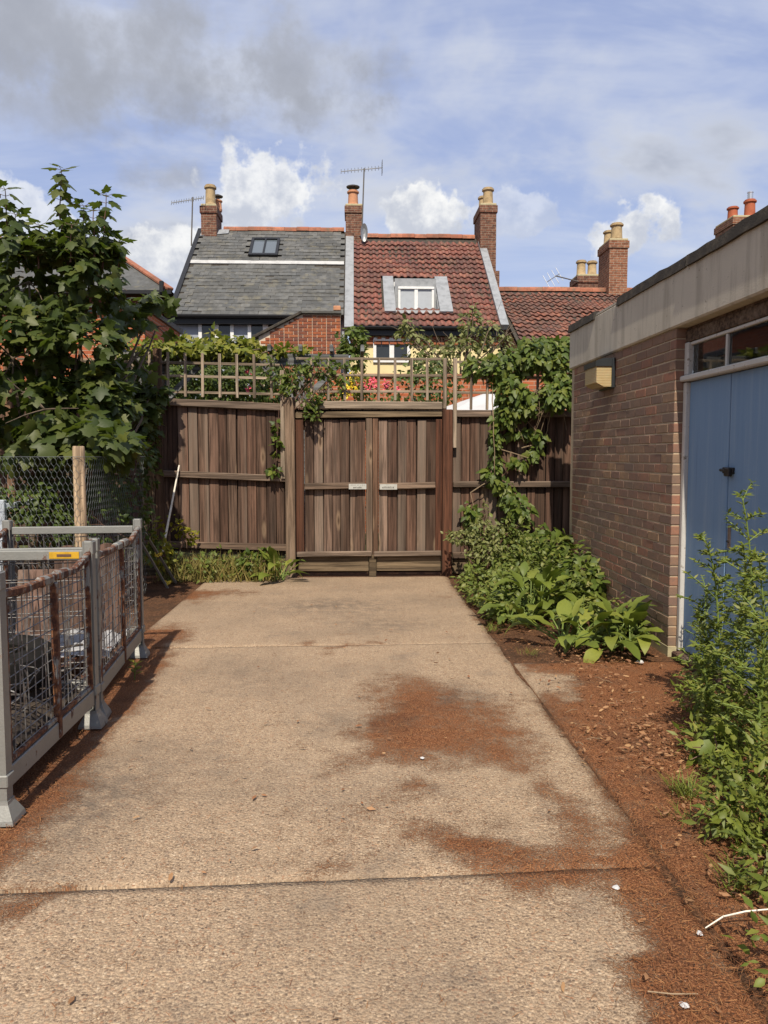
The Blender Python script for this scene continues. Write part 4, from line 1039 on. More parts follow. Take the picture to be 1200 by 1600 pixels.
# ---------------------------------------------------------------- wire fence with a round post
WY = 6.62
wf = thing('wire_fence', 'chicken wire fence strung on a pale round timber post', 'fence', (at(125, 900, WY).x, WY, 0))
px_ = at(125, 780, WY).x; ztop = at(125, 697, WY).z
pm = MB().lathe((px_, WY, 0), [(0.052, -0.05), (0.051, 0.4), (0.050, 1.0), (0.049, ztop - 0.02), (0.046, ztop - 0.004), (0.040, ztop)], 18); pm.build('round_post', 'round_post', wf, smooth=True)
def hexwire(p0, p1, z0, z1, cw=0.045):
    m_ = MB(); p0, p1 = Vector(p0), Vector(p1); d = p1 - p0; L = d.length; d.normalize(); nrm = Vector((d.y, -d.x, 0))
    ncol = int(L / cw); nrow = int((z1 - z0) / (cw * 1.15)); rr = 0.0013
    def pt(s_, z): return p0 + d * s_ + Vector((0, 0, z)) + nrm * (0.03 * mnoise.noise(Vector((s_ * 1.5, z * 1.5, 0))))
    hgt = (z1 - z0) / nrow
    V = []; F = []
    for r in range(nrow):
        for c_ in range(ncol):
            s0 = (c_ + (0.5 if r % 2 else 0)) * cw; zb_ = z0 + r * hgt
            for a, b in ((pt(s0, zb_), pt(s0, zb_ + hgt * 0.45)), (pt(s0, zb_ + hgt * 0.45), pt(s0 - cw / 2, zb_ + hgt)), (pt(s0, zb_ + hgt * 0.45), pt(s0 + cw / 2, zb_ + hgt))):
                t_ = (b - a).normalized(); s1 = t_.cross(nrm).normalized()
                base = len(V)
                for q in (a, b):
                    V += [q + s1 * rr, q - s1 * rr * 0.5 + nrm * rr, q - s1 * rr * 0.5 - nrm * rr]
                F += [(base, base + 1, base + 4, base + 3), (base + 1, base + 2, base + 5, base + 4), (base + 2, base, base + 3, base + 5)]
    m_.add(V, F)
    m_.tube([pt(L * k / 12, z1) for k in range(13)], 0.0022, 4)
    return m_
hexwire((-4.6, WY - 0.055, 0), (px_ + 0.06, WY - 0.057, 0), 0.05, 1.44).build('wire_netting', 'chicken_wire', wf)['kind'] = 'stuff'
hexwire((px_ + 0.062, WY - 0.055, 0), (-2.13, 7.9, 0), 0.05, 1.44).build('wire_netting', 'chicken_wire', wf)['kind'] = 'stuff'
# pale metal frame behind the wire at the left edge
mf = thing('metal_frame', 'pale blue grey metal upright with a sloping arm behind the wire fence', 'frame', (at(5, 900, 7.0).x, 7.0, 0))
MB().box(at(0, 800, 7.0).x - 0.03, at(9, 800, 7.0).x, 6.97, 7.03, -0.02, at(5, 781, 7.0).z, 0.006).build('upright', 'blue_grey_metal', mf)
MB().bar(at(9, 791, 7.02), at(56, 783, 7.25), 0.03, 0.05, ch=0.005).build('arm', 'blue_grey_metal', mf)
# splayed bars and a leaning cane by the left fence
tb = thing('splayed_bars', 'two splayed galvanised bars tied with yellow twine by the fence', 'metal bars', gnd(268, 914))
t0 = at(226, 832, 8.2)
MB().bar(t0, gnd(275, 911), 0.035, 0.012, ch=0.003).build('bar', 'galv', tb)
MB().bar(t0 + Vector((-0.03, -0.1, -0.06)), gnd(262, 919), 0.035, 0.012, ch=0.003).build('bar', 'galv', tb)
e0, e1 = t0.lerp(gnd(275, 911), 0.42), gnd(262, 919)
kn = MB()
for c in (e0, e1 + Vector((0, 0, 0.06))):
    kn.tube([c + Vector((0.035 * math.cos(a), 0.03 * math.sin(a), 0.02 * math.sin(a * 2.3))) for a in np.linspace(0, 12, 26)], 0.006, 5)
kn.build('twine_knot', 'twine', tb)
cn = thing('garden_cane', 'thin white cane leaning against the fence rail', 'cane', at(254, 860, 8.75))
MB().tube([at(254, 862, 8.75), at(266, 800, 9.05), at(280, 727, 9.31)], [0.013, 0.012, 0.009], 7).build('shaft', 'cane_white', cn, smooth=True)

# ================================================================ houses beyond the fence
YE, YR = 22.0, 26.5
def roof_frame(ze, zr, ye=YE, yr=YR):
    v = Vector((0, yr - ye, zr - ze)); L = v.length; v.normalize(); w = Vector((0, -v.z, v.y))
    o = Vector((0, ye, ze))
    def P(u, s, h=0.0): return o + Vector((u, 0, 0)) + v * s + w * h
    def hit(px, py):
        d = ray(px, py); c0 = Vector((0, 0, CZ)); tt = (o - c0).dot(w) / d.dot(w); q = c0 + d * tt - o
        return q.x, q.dot(v)
    return P, L, v, w, hit
def pantile_mesh(cw, gl, mat):
    prof = []
    for i in range(8):
        q = i / 7; prof.append(((q - 0.5) * cw * 1.06, 0.026 * math.sin(q * 2 * math.pi * 0.98 + 0.5) + 0.008))
    V = [(x, 0, z + 0.046) for x, z in prof] + [(x, gl * 1.06, z + 0.006) for x, z in prof] + [(x, 0.004, z + 0.022) for x, z in prof]
    n = 8; F = [(i, i + 1, n + i + 1, n + i) for i in range(n - 1)] + [(2 * n + i, 2 * n + i + 1, i + 1, i) for i in range(n - 1)]
    me = bpy.data.meshes.new('tile'); me.from_pydata(V, [], F); me.update(); me.materials.append(M[mat]); box_uv(me)
    me.polygons.foreach_set('use_smooth', [i < n - 1 for i in range(len(me.polygons))]); return me
def slate_mesh(w, l, mat='slate'):
    return MB().add([(-w / 2, 0, .018), (w / 2, 0, .018), (w / 2, l, .004), (-w / 2, l, .004), (-w / 2, 0, .006), (w / 2, 0, .006)],
                    [(0, 1, 2, 3), (4, 5, 1, 0), (1, 5, 2), (4, 0, 3)]).mesh('slate', mat)
def tile_roof(parent, name, me, P, v, w, u0, u1, cw, s0, s1, gl, skip=None, stagger=False, lim=300, sag=0.0):
    mats = []; rows = int((s1 - s0) / gl + 1e-6); cols = int((u1 - u0) / cw + 0.5); cw = (u1 - u0) / cols
    for r in range(rows):
        for c in range(cols + (1 if stagger and r % 2 else 0)):
            u = u0 + (c + (0.0 if stagger and r % 2 else 0.5)) * cw; s = s0 + r * gl
            if stagger and r % 2 and (c == 0 or c == cols): continue
            if skip and skip(u, s): continue
            o = P(u + jit(0.006), s + jit(0.008), sag * mnoise.noise(Vector((u * 0.8, s * 0.8, 2))) + jit(0.003))
            mats.append(frame(Vector((1, 0, 0)), v, w, o) @ Matrix.Rotation(jit(0.012), 4, 'Z') @ Matrix.Rotation(jit(0.012), 4, 'X'))
    pieces(parent, name, me, mats, lim)
def deck(parent, P, rects, mat='felt', th=0.10):
    m_ = MB()
    for (u0, u1, s0, s1) in rects:
        m_.prism([P(u0, s0, -0.004), P(u1, s0, -0.004), P(u1, s1, -0.004), P(u0, s1, -0.004)], P(0, 0, -th) - P(0, 0, 0))
    return m_.build('roof_deck', mat, parent)
def pot(parent, c, h, r, mat, cap=None):
    o = MB().lathe(c, [(r * 0.92, -0.03), (r * 1.0, 0.04), (r * 0.9, 0.06), (r * 0.82, h * 0.82), (r * 1.05, h * 0.84), (r * 1.05, h * 0.93), (r * 0.85, h * 0.94), (r * 0.85, h)], 16).build('chimney_pot', mat, parent, smooth=True)
    if cap:
        MB().lathe(Vector(c) + Vector((0, 0, h + 0.10)), [(r * 1.15, 0.0), (r * 1.2, 0.03), (r * 0.3, 0.09)], 14).lathe(Vector(c) + Vector((0, 0, h)), [(r * 0.35, 0), (r * 0.35, 0.11)], 8).build('cowl', cap, parent)
    return o
def chimney(parent, x0, x1, y0, y1, z0, z1, mat, pots, step=None):
    c = MB().box(x0, x1, y0, y1, z0, z1 - 0.30).build('chimney', mat, parent)
    MB().box(x0 - 0.035, x1 + 0.035, y0 - 0.035, y1 + 0.035, z1 - 0.30, z1 - 0.08).build('corbel', mat, c)
    MB().box(x0 - 0.005, x1 + 0.005, y0 - 0.005, y1 + 0.005, z1 - 0.08, z1, 0.03).build('flaunching', 'stone_pale', c)
    if step: MB().box(*step).build('shoulder', mat, c)
    for (fx_, fy_, h, r, m_, cap) in pots:
        pot(c, (x0 + (x1 - x0) * fx_, y0 + (y1 - y0) * fy_, z1), h, r, m_, cap)
    return c
def walls(parent, x0, x1, ze, zr, mat, ye=YE, yr=YR, gmat='chimney_brick'):
    yb = 2 * yr - ye
    MB().box(x0, x1, ye + 0.28, ye + 0.5, -0.1, ze + 0.12).build('front_wall', mat, parent)
    MB().box(x0, x1, yb - 0.5, yb - 0.28, -0.1, ze + 0.1).build('back_wall', gmat, parent)
    for xa, xb in ((x0, x0 + 0.22), (x1 - 0.22, x1)):
        MB().prism([(xa, ye + 0.505, -0.1), (xa, yb - 0.505, -0.1), (xa, yb - 0.505, ze + 0.25), (xa, yr, zr - 0.14), (xa, ye + 0.505, ze + 0.25)], (xb - xa, 0, 0)).build('gable_wall', gmat, parent)
def back_slope(parent, P, u0, u1, ze, zr, mat, ye=YE, yr=YR):
    yb = 2 * yr - ye
    MB().prism([(u0, yb, ze), (u0, yr + 0.01, zr), (u0, yr + 0.01, zr - 0.12), (u0, yb - 0.05, ze - 0.12)], (u1 - u0, 0, 0)).build('back_slope', mat, parent)
def casement(parent, px0, px1, py0, py1, Y, panes, wood_='white_frame', glass_='far_pane', bar=0.07):
    a, b = at(px0, py1, Y), at(px1, py0, Y)
    w_ = MB()
    w_.box(a.x, b.x, Y - 0.05, Y + 0.02, b.z - bar, b.z, 0.006).box(a.x, b.x, Y - 0.07, Y + 0.02, a.z, a.z + bar, 0.006)
    xs = [a.x + (b.x - a.x) * k / panes for k in range(panes + 1)]
    for k, x in enumerate(xs):
        hw = bar * (0.75 if 0 < k < panes else 0.5); c_ = x + (bar / 2 if k == 0 else -bar / 2 if k == panes else 0)
        w_.box(c_ - hw, c_ + hw, Y - 0.048, Y + 0.02, a.z + bar, b.z - bar, 0.006)
    o = w_.build('window', wood_, parent)
    for k in range(panes):
        MB().box(xs[k] + bar * 0.4, xs[k + 1] - bar * 0.4, Y - 0.012, Y - 0.006, a.z + bar * 0.9, b.z - bar * 0.9).build('window_glass', glass_, o)
    return o
def gutter(parent, x0, x1, ye, ze):
    MB().prism([(x0, ye - 0.10, ze - 0.02), (x0, ye + 0.03, ze - 0.02), (x0, ye + 0.03, ze - 0.05), (x0, ye - 0.0, ze - 0.11), (x0, ye - 0.07, ze - 0.11), (x0, ye - 0.10, ze - 0.06)], (x1 - x0, 0, 0)).build('gutter', 'black_gutter', parent)
    MB().box(x0, x1, ye + 0.05, ye + 0.277, ze - 0.26, ze - 0.03).build('fascia_board', 'black_gutter', parent)

# --- red pantiled cottage with the inset dormer
RZE, RZR = at(660, 509, YE).z, at(650, 372, YR).z
RX0, RX1 = at(546, 505, YE).x, at(786, 505, YE).x
rc = thing('pantiled_cottage', 'cream cottage with a red pantile roof and an inset dormer window', 'house', ((RX0 + RX1) / 2, YE + 2, 0))
P, L, v, w, hit = roof_frame(RZE, RZR)
du0, ds0 = hit(618, 489); du1, _ = hit(687, 489); _, ds1 = hit(650, 441)
deck(rc, P, [(RX0, du0, 0, L), (du1, RX1, 0, L), (du0, du1, 0, ds0), (du0, du1, ds1, L)])
back_slope(rc, P, RX0, RX1, RZE, RZR, 'pantile_brown')
walls(rc, RX0 + 0.02, RX1 - 0.02, RZE, RZR, 'cream_render')
tile_roof(rc, 'pantile', pantile_mesh(0.205, 0.325, 'pantile'), P, v, w, RX0 + 0.12, RX1 - 0.1, 0.205, -0.06, L - 0.05, 0.325,
          lambda u, s: du0 - 0.34 < u < du1 + 0.40 and ds0 - 0.06 < s < ds1 - 0.02, sag=0.035)
rt = MB().box(-0.2, 0.2, -0.12, 0.12, 0, 0.0).v
ridge_me = MB().prism([(0, -0.13, -0.02), (0, -0.11, 0.07), (0, -0.05, 0.125), (0, 0.05, 0.125), (0, 0.11, 0.07), (0, 0.13, -0.02)], (0.40, 0, 0)).mesh('ridge', 'ridge_tile')
def ridge(parent, x0, x1, y, z):
    n = int((x1 - x0) / 0.405)
    for k in range(n + 1): link('ridge_tile', ridge_me, parent, Matrix.Translation((min(x0 + k * 0.405, x1 - 0.4), y, z + jit(0.008) + 0.02 * mnoise.noise(Vector((k * .4, z, 0))))) @ Matrix.Rotation(jit(0.01), 4, 'Y'))
ridge(rc, RX0 + 0.15, RX1 - 0.15, YR, RZR + 0.0)
# dormer: lead strips on the roof, cheeks, recessed window
hd = P(0, ds1); sl = P(0, ds0)
for (a, b) in ((du0 - 0.32, du0), (du1, du1 + 0.38)):
    MB().prism([P(a, ds0 - 0.10, 0.02), P(b, ds0 - 0.10, 0.02), P(b, ds1 + 0.16, 0.02), P(a, ds1 + 0.16, 0.02)], P(0, 0, 0.10) - P(0, 0, 0)).build('lead_flashing', 'lead', rc)
for a in (du0, du1 - 0.02):
    MB().prism([(a, sl.y, sl.z - 0.02), (a, hd.y, hd.z), (a, hd.y, sl.z - 0.02)], (0.02, 0, 0)).build('dormer_cheek', 'lead', rc)
MB().box(du0 + 0.02, du1 - 0.02, sl.y, hd.y, sl.z - 0.06, sl.z - 0.02).build('dormer_sill', 'lead', rc)
MB().prism([P(du0 - 0.02, ds0 - 0.10, 0.03), P(du1 + 0.02, ds0 - 0.10, 0.03), P(du1 + 0.02, ds0 + 0.02, 0.06), P(du0 - 0.02, ds0 + 0.02, 0.06)], P(0, 0, 0.02) - P(0, 0, 0)).build('lead_apron', 'lead', rc)
MB().box(du0 + 0.02, du1 - 0.02, hd.y - 0.12, hd.y + 0.02, hd.z - 0.16, hd.z - 0.02, 0.004).build('dormer_head', 'white_frame', rc)
Yw = sl.y + (hd.y - sl.y) * 0.55
a = at(626, 489, Yw); b = at(677, 452, Yw)
casement(rc, 622, 678, 495, 452, Yw, 2, glass_='curtain')
MB().box(du0 + 0.02, du1 - 0.02, Yw + 0.03, Yw + 0.06, sl.z - 0.02, hd.z - 0.03).build('dormer_back', 'lead', rc)
gutter(rc, RX0 - 0.05, RX1 + 0.06, YE, RZE)
# dentil bricks under the eaves
dm = MB().box(-0.1, 0.1, -0.055, 0.06, 0, 0.065, 0.004).mesh('brick', 'house_brick')
nb = int((RX1 - RX0) / 0.225)
mats = []
for k in range(nb):
    x = RX0 + 0.12 + k * 0.225
    mats.append(Matrix.Translation((x, YE + 0.27, RZE - 0.42)))
    if k % 1 == 0: mats.append(Matrix.Translation((x + 0.06, YE + 0.22, RZE - 0.345)) @ Matrix.Diagonal((0.55, 1, 1, 1)))
    mats.append(Matrix.Translation((x, YE + 0.25, RZE - 0.495)))
pieces(rc, 'dentil_brick', dm, mats)
casement(rc, 583, 641, 562, 533, YE + 0.27, 2, bar=0.09)
# parapets either side
def parapet(parent, u0, u1, s0, s1, h0, h1, mat):
    MB().prism([P(u0, s0, h0), P(u1, s0, h0), P(u1, s1, h0), P(u0, s1, h0)], P(0, 0, h1 - h0) - P(0, 0, 0)).build('parapet', mat, parent)
parapet(rc, RX1 - 0.10, RX1 + 0.13, -0.15, L - 0.5, -0.02, 0.14, 'lead')
parapet(rc, RX0 - 0.14, RX0 + 0.12, -0.35, L - 0.2, 0.0, 0.16, 'lead')
x0, x1 = at(754, 400, 25.6).x, at(775, 400, 25.6).x
chimney(rc, x0 - 0.08, x1, 25.6, 26.9, 6.5, at(760, 317, 25.6).z, 'chimney_brick', [(0.55, 0.22, 0.56, 0.19, 'buff_pot', None), (0.45, 0.72, 0.50, 0.17, 'buff_pot', None)],
        step=(x1 - 0.04, x1 + 0.14, 25.7, 26.8, 5.5, at(770, 423, 25.7).z))
x0, x1 = at(540, 340, 26.2).x, at(566, 340, 26.2).x
ch2 = chimney(rc, x0, x1, 26.2, 27.1, 7.8, at(552, 318, 26.2).z, 'chimney_brick', [(0.45, 0.3, 0.5, 0.19, 'pink_pot', 'mast_grey')])
dd = at(569, 364, 26.0)
MB().lathe((0, 0, 0), [(0.02, 0), (0.2, 0.03), (0.30, 0.09)], 18)
ds = MB().add([dd + Vector((0.12 * math.cos(a) * r, -0.06 * r * r, 0.30 * math.sin(a) * r)) for r in (0.02, 0.5, 1) for a in np.linspace(0, 2 * math.pi, 17)[:-1]],
         [(i * 16 + j, i * 16 + (j + 1) % 16, (i + 1) * 16 + (j + 1) % 16, (i + 1) * 16 + j) for i in range(2) for j in range(16)])
sd = thing('satellite_dish', 'small grey satellite dish on the cottage chimney', 'dish', dd)
ds.build('reflector', 'aerial_metal', sd); MB().tube([dd, dd + Vector((-0.15, 0.2, -0.05))], 0.02, 6).build('bracket', 'aerial_metal', sd)

# --- slate roofed house on the left
GZE, GZR = at(400, 491, YE).z, at(430, 361, YR).z
GX0, GX1 = at(268, 490, YE).x, RX0 - 0.15
gh = thing('slate_house', 'grey rendered house with a slate roof, skylight and pale lead band', 'house', ((GX0 + GX1) / 2, YE + 2, 0))
P, L, v, w, hit = roof_frame(GZE, GZR)
deck(gh, P, [(GX0, GX1, 0, L)]); back_slope(gh, P, GX0, GX1, GZE, GZR, 'slate')
walls(gh, GX0 + 0.05, GX1, GZE, GZR, 'grey_render')
su0, ss0 = hit(393, 401); su1, ss1 = hit(434, 379); _, sb = hit(420, 411)
sk_skip = lambda u, s: su0 - 0.12 < u < su1 + 0.12 and ss0 - 0.22 < s < ss1 + 0.02
tile_roof(gh, 'slate', slate_mesh(0.262, 0.34), P, v, w, GX0 + 0.02, GX1 - 0.02, 0.265, -0.05, sb - 0.15, 0.222, None, True, 300, 0.03)
_ss = M['slate']
Pu = lambda u, s, h=0.0: P(u, s, h + 0.03)
tile_roof(gh, 'slate', slate_mesh(0.262, 0.34), Pu, v, w, GX0 + 0.02, GX1 - 0.02, 0.265, sb + 0.05, L - 0.1, 0.222, sk_skip, True, 0, 0.03)
MB().prism([P(GX0 + 0.03, sb - 0.13, 0.022), P(GX1 - 0.03, sb - 0.13, 0.022), P(GX1 - 0.03, sb + 0.06, 0.035), P(GX0 + 0.03, sb + 0.06, 0.035)], P(0, 0, 0.02) - P(0, 0, 0)).build('lead_band', 'pale_lead', gh)
sky_ = MB()
for (a, b, c_, d) in ((su0 - .08, su1 + .08, ss0 - .12, ss0), (su0 - .08, su1 + .08, ss1, ss1 + .08), (su0 - .08, su0, ss0, ss1), (su1, su1 + .08, ss0, ss1), ((su0 + su1) / 2 - .025, (su0 + su1) / 2 + .025, ss0, ss1)):
    sky_.prism([P(a, c_, 0.0), P(b, c_, 0.0), P(b, d, 0.0), P(a, d, 0.0)], P(0, 0, 0.13) - P(0, 0, 0))
so = sky_.build('skylight', 'black_gutter', gh)
for a, b in ((su0, (su0 + su1) / 2 - .026), ((su0 + su1) / 2 + .026, su1)):
    MB().prism([P(a, ss0, 0.06), P(b, ss0, 0.06), P(b, ss1, 0.06), P(a, ss1, 0.06)], P(0, 0, 0.02) - P(0, 0, 0)).build('skylight_pane', 'roof_pane', so)
ridge(gh, GX0 + 0.75, GX1 - 0.05, YR, GZR)
MB().prism([P(GX0 - 0.10, -0.1, -0.08), P(GX0 + 0.03, -0.1, -0.08), P(GX0 + 0.03, L, -0.08), P(GX0 - 0.10, L, -0.08)], P(0, 0, 0.15) - P(0, 0, 0)).build('verge_board', 'black_gutter', gh)
gutter(gh, GX0 - 0.08, GX1 - 0.1, YE, GZE)
for (p0, p1) in ((310, 366), (387, 443)): casement(gh, p0, p1, 548, 503, YE + 0.27, 2, bar=0.10)
x0, x1 = at(314, 340, 26.0).x, at(338, 340, 26.0).x
chimney(gh, x0, x1, 26.0, 27.0, 7.8, at(326, 318, 26.0).z, 'chimney_brick', [(0.55, 0.25, 0.66, 0.19, 'buff_pot', None), (0.85, 0.75, 0.35, 0.15, 'pink_pot', 'mast_grey')])
MB().prism([P(GX0 + 0.05, L - 0.62, 0.06), P(GX0 + 0.95, L - 0.40, 0.06), P(GX0 + 0.95, L - 0.1, 0.06), P(GX0 + 0.05, L - 0.1, 0.06)], P(0, 0, 0.02) - P(0, 0, 0)).build('chimney_flashing', 'lead', gh)

# --- lower pantiled range on the right
LZE, LZR = 4.1, at(860, 455, 25.0).z
lr = thing('low_pantiled_house', 'low house with a brown mottled pantile roof behind the creeper', 'house', (6.5, 22, 0))
P, L, v, w, hit = roof_frame(LZE, LZR, 20.2, 25.0)
LX0, LX1 = RX1 + 0.2, 10.5
deck(lr, P, [(LX0, LX1, 0, L)]); back_slope(lr, P, LX0, LX1, LZE, LZR, 'pantile_brown', 20.2, 25.0)
walls(lr, LX0, LX1, LZE, LZR, 'garden_brick', 20.2, 25.0)
def seen(u, s): return False
ptm = pantile_mesh(0.225, 0.33, 'pantile_brown'); mats = []
for r in range(int(L / 0.33)):
    for c_ in range(int((LX1 - LX0) / 0.225)):
        u = LX0 + 0.1 + (c_ + 0.5) * 0.225; s = -0.05 + r * 0.33
        mats.append((-(r * 1.0) + abs(u - 5.8) * 1.4 if False else abs(u - 6.3) * 2 + (0 if s > 1.6 else 50), frame(Vector((1, 0, 0)), v, w, P(u, s, 0.04 * mnoise.noise(Vector((u, s, 5))))) @ Matrix.Rotation(jit(0.02), 4, 'Z')))
mats.sort(key=lambda q: q[0]); pieces(lr, 'pantile', ptm, [m_ for _, m_ in mats], 300)
ridge(lr, LX0, LX1, 25.0, LZR)
gutter(lr, LX0, LX1, 20.2, LZE)
x0, x1 = at(952, 420, 24.6).x, at(979, 420, 24.6).x
chimney(lr, x0, x1 + 0.03, 24.6, 25.7, 5.8, at(960, 372, 24.6).z, 'chimney_brick_orange', [(0.5, 0.22, 0.52, 0.2, 'buff_pot', None), (0.4, 0.75, 0.45, 0.18, 'buff_pot', None)])
x0, x1 = at(903, 430, 27.5).x, at(938, 430, 27.5).x
bk = thing('rear_chimney_stack', 'short brick chimney stack with two buff pots behind the brown roof', 'chimney', ((x0 + x1) / 2, 27.5, 0))
chimney(bk, x0, x1, 27.5, 28.4, 0.0, at(920, 428, 27.5).z, 'chimney_brick', [(0.27, 0.4, 0.55, 0.18, 'buff_pot', None), (0.76, 0.4, 0.53, 0.18, 'buff_pot', None)])
# --- house hidden behind the shed, only its stack shows
hh_ = thing('hidden_house', 'brick house behind the shed roof, only its red-potted chimney stack showing', 'house', (13.5, 26, 0))
zr_ = at(1165, 372, 26).z
MB().box(13.1, 17, 23.5, 30, -0.1, 5.2).build('wall', 'garden_brick', hh_)
MB().prism([(12.95, 23.2, 5.15), (12.95, 30.3, 5.15), (12.95, 26.7, zr_)], (4.2, 0, 0)).build('roof', 'pantile_brown', hh_)
x0, x1 = at(1146, 340, 26).x, at(1187, 340, 26).x
chimney(hh_, x0, x1, 26.0, 27.3, 7.0, at(1165, 336, 26).z, 'chimney_brick_orange', [(0.32, 0.5, 0.46, 0.19, 'red_pot', None), (0.76, 0.2, 0.58, 0.20, 'red_pot', None)])
MB().lathe((x0 + (x1 - x0) * 0.76, 26.26, at(1165, 336, 26).z + 0.56), [(0.09, 0), (0.09, 0.24), (0.10, 0.25), (0.10, 0.28)], 12).build('steel_flue', 'flue_steel', hh_)
# --- hipped slate house on the far left
hp = thing('hipped_house', 'dark brick house with a hipped slate roof seen past the sycamore', 'house', (-9, 26, 0))
cx_ = at(266, 447, 24).x; ez = at(230, 453, 24).z; rp = at(150, 376, 28.5)
FL, FR, BR, BL = Vector((-14.5, 24, ez)), Vector((cx_, 24, ez)), Vector((cx_, 33, ez)), Vector((-14.5, 33, ez)); RL = Vector((-14.5, 28.5, rp.z))
MB().add([FL, FR, rp, RL, BR, BL], [(0, 1, 2, 3), (1, 4, 2), (4, 5, 3, 2)]).add([FL - Vector((0, 0, .1)), FR - Vector((0, 0, .1)), BR - Vector((0, 0, .1)), BL - Vector((0, 0, .1))], [(3, 2, 1, 0)]).build('roof', 'slate', hp)
MB().bar(FR + Vector((0, 0, 0.03)), rp + Vector((0, 0, 0.05)), 0.22, 0.10, ch=0.03).build('hip_tiles', 'ridge_tile', hp)
MB().bar(RL + Vector((0, 0, 0.03)), rp + Vector((0, 0, 0.03)), 0.22, 0.10, ch=0.03).build('ridge_tiles', 'ridge_tile', hp)
MB().box(-14.3, cx_ - 0.35, 24.35, 32.6, -0.1, ez - 0.05).build('wall', 'dark_brick', hp)
MB().box(-14.5, cx_ + 0.05, 23.9, 24.05, ez - 0.13, ez - 0.02).build('gutter', 'black_gutter', hp)
for x in (-8.2, -11.0):
    o_ = MB().box(x - 0.6, x + 0.6, 24.30, 24.36, ez - 1.9, ez - 0.6, 0.01).build('window', 'white_frame', hp)
    for s_ in (-0.29, 0.29): MB().box(x + s_ - 0.24, x + s_ + 0.24, 24.285, 24.298, ez - 1.8, ez - 0.7).build('window_glass', 'far_pane', o_)
sh_ = at(266, 445, 24); MB().box(cx_ - 0.3, cx_ - 0.18, 23.86, 23.98, ez - 0.1, ez + 0.25, 0.01).build('hopper', 'black_gutter', hp)

# --- brick lean-to gable behind the trellis, built brick by brick
GY = 18.8
bg_ = thing('brick_lean_to', 'orange red brick end wall with a sloping coping in front of the slate roof', 'outbuilding', (at(480, 700, GY).x, GY, 0))
xa, xb = at(404, 520, GY).x, at(532, 520, GY).x; zlo, zhi = at(408, 526, GY).z, at(500, 491, GY).z; xk = at(472, 491, GY).x
def topz(x): return zhi if x > xk else zlo + (zhi - zlo) * (x - xa) / (xk - xa)
MB().prism([(xa, GY + 0.012, -0.1), (xb, GY + 0.012, -0.1), (xb, GY + 0.012, zhi), (xk, GY + 0.012, zhi), (xa, GY + 0.012, zlo)], (0, 0.25, 0)).build('wall_core', 'house_mortar', bg_)
MB().box(xk, xb - 0.05, GY + 0.27, YE + 0.2, -0.1, zhi - 0.2).build('rear_wall', 'garden_brick', bg_)
stm = MB().box(0, 0.215, 0, 0.05, 0, 0.065, 0.004).mesh('brick', 'house_brick'); hdm = MB().box(0, 0.1025, 0, 0.05, 0, 0.065, 0.004).mesh('brick', 'house_brick')
ma, mb_ = [], []
for c_ in range(40):
    z = zhi - 0.09 - c_ * 0.077
    if z < 1.9: break
    x = xb - 0.004; k = c_ % 2
    while x > xa:
        ln = 0.215 if k % 2 == 0 else 0.1025
        if x - ln < xa: break
        if z + 0.075 < topz(x - ln) + 0.02: (ma if k % 2 == 0 else mb_).append(Matrix.Translation((x - ln, GY - 0.002 + jit(0.003), z)))
        x -= ln + 0.011; k += 1
pieces(bg_, 'brick', stm, ma, 150); pieces(bg_, 'brick', hdm, mb_, 150)
MB().bar((xa - 0.12, GY + 0.1, zlo - 0.02), (xk, GY + 0.1, zhi + 0.045), 0.36, 0.07, ch=0.01).build('coping', 'felt', bg_)
MB().box(xk - 0.02, xb + 0.02, GY - 0.08, GY + 0.28, zhi + 0.005, zhi + 0.075, 0.01).build('coping', 'slate', bg_)
MB().box(at(521, 485, GY).x, xb + 0.01, GY - 0.09, GY + 0.15, zhi + 0.076, zhi + 0.19, 0.015).build('kneeler_stone', 'pink_pot', bg_)
# --- sunlit brick outbuilding behind the sycamore
ob = thing('brick_outbuilding', 'sunlit orange brick outbuilding glimpsed through the sycamore leaves', 'outbuilding', (-6.5, 15, 0))
z_ = at(120, 482, 15).z
MB().box(-11, at(226, 520, 15).x, 15, 18, -0.1, z_).build('wall', 'garden_brick', ob)
MB().prism([(-11.1, 14.85, z_), (-11.1, 18.1, z_), (-11.1, 18.1, z_ + 0.12), (-11.1, 14.85, z_ + 0.06)], (11.15 + at(226, 520, 15).x, 0, 0)).build('roof', 'slate', ob)
# --- low garden wall behind the gate trellis
gw = thing('garden_wall', 'low red brick garden wall behind the gate trellis', 'wall', (2, 14.5, 0))
zt_ = at(620, 590, 14.5).z
MB().box(-0.9, 6, 14.5, 14.72, -0.1, zt_).build('brickwork', 'garden_brick', gw)
MB().box(-0.95, 6, 14.46, 14.76, zt_ + 0.001, zt_ + 0.07, 0.02).build('coping', 'ridge_tile', gw)

# --- pergola behind the left trellis
pg = thing('pergola', 'grey timber pergola with braces behind the trellis', 'pergola', (at(300, 700, 10.7).x, 10.7, 0))
za = at(300, 560, 10.7).z
MB().bar((at(160, 560, 10.7).x, 10.7, za), (at(545, 560, 10.7).x, 10.7, za - 0.02), 0.07, 0.16, ch=0.006).build('beam', 'grey_timber', pg)
for px in (256, 470):
    x = at(px, 600, 10.75).x
    MB().box(x - 0.05, x + 0.05, 10.74, 10.84, -0.05, za - 0.08, 0.006).build('post', 'grey_timber', pg)
    for s_ in (-1, 1): MB().bar((x + s_ * 0.06, 10.70, za - 0.55), (x + s_ * 0.50, 10.70, za - 0.10), 0.05, 0.08, ch=0.005).build('brace', 'grey_timber', pg)
for k in range(9):
    x = at(180, 560, 10.7).x + k * 0.42
    MB().bar((x, 10.55, za + 0.13), (x, 12.6, za + 0.13), 0.05, 0.09, ch=0.005).build('rafter', 'grey_timber', pg)
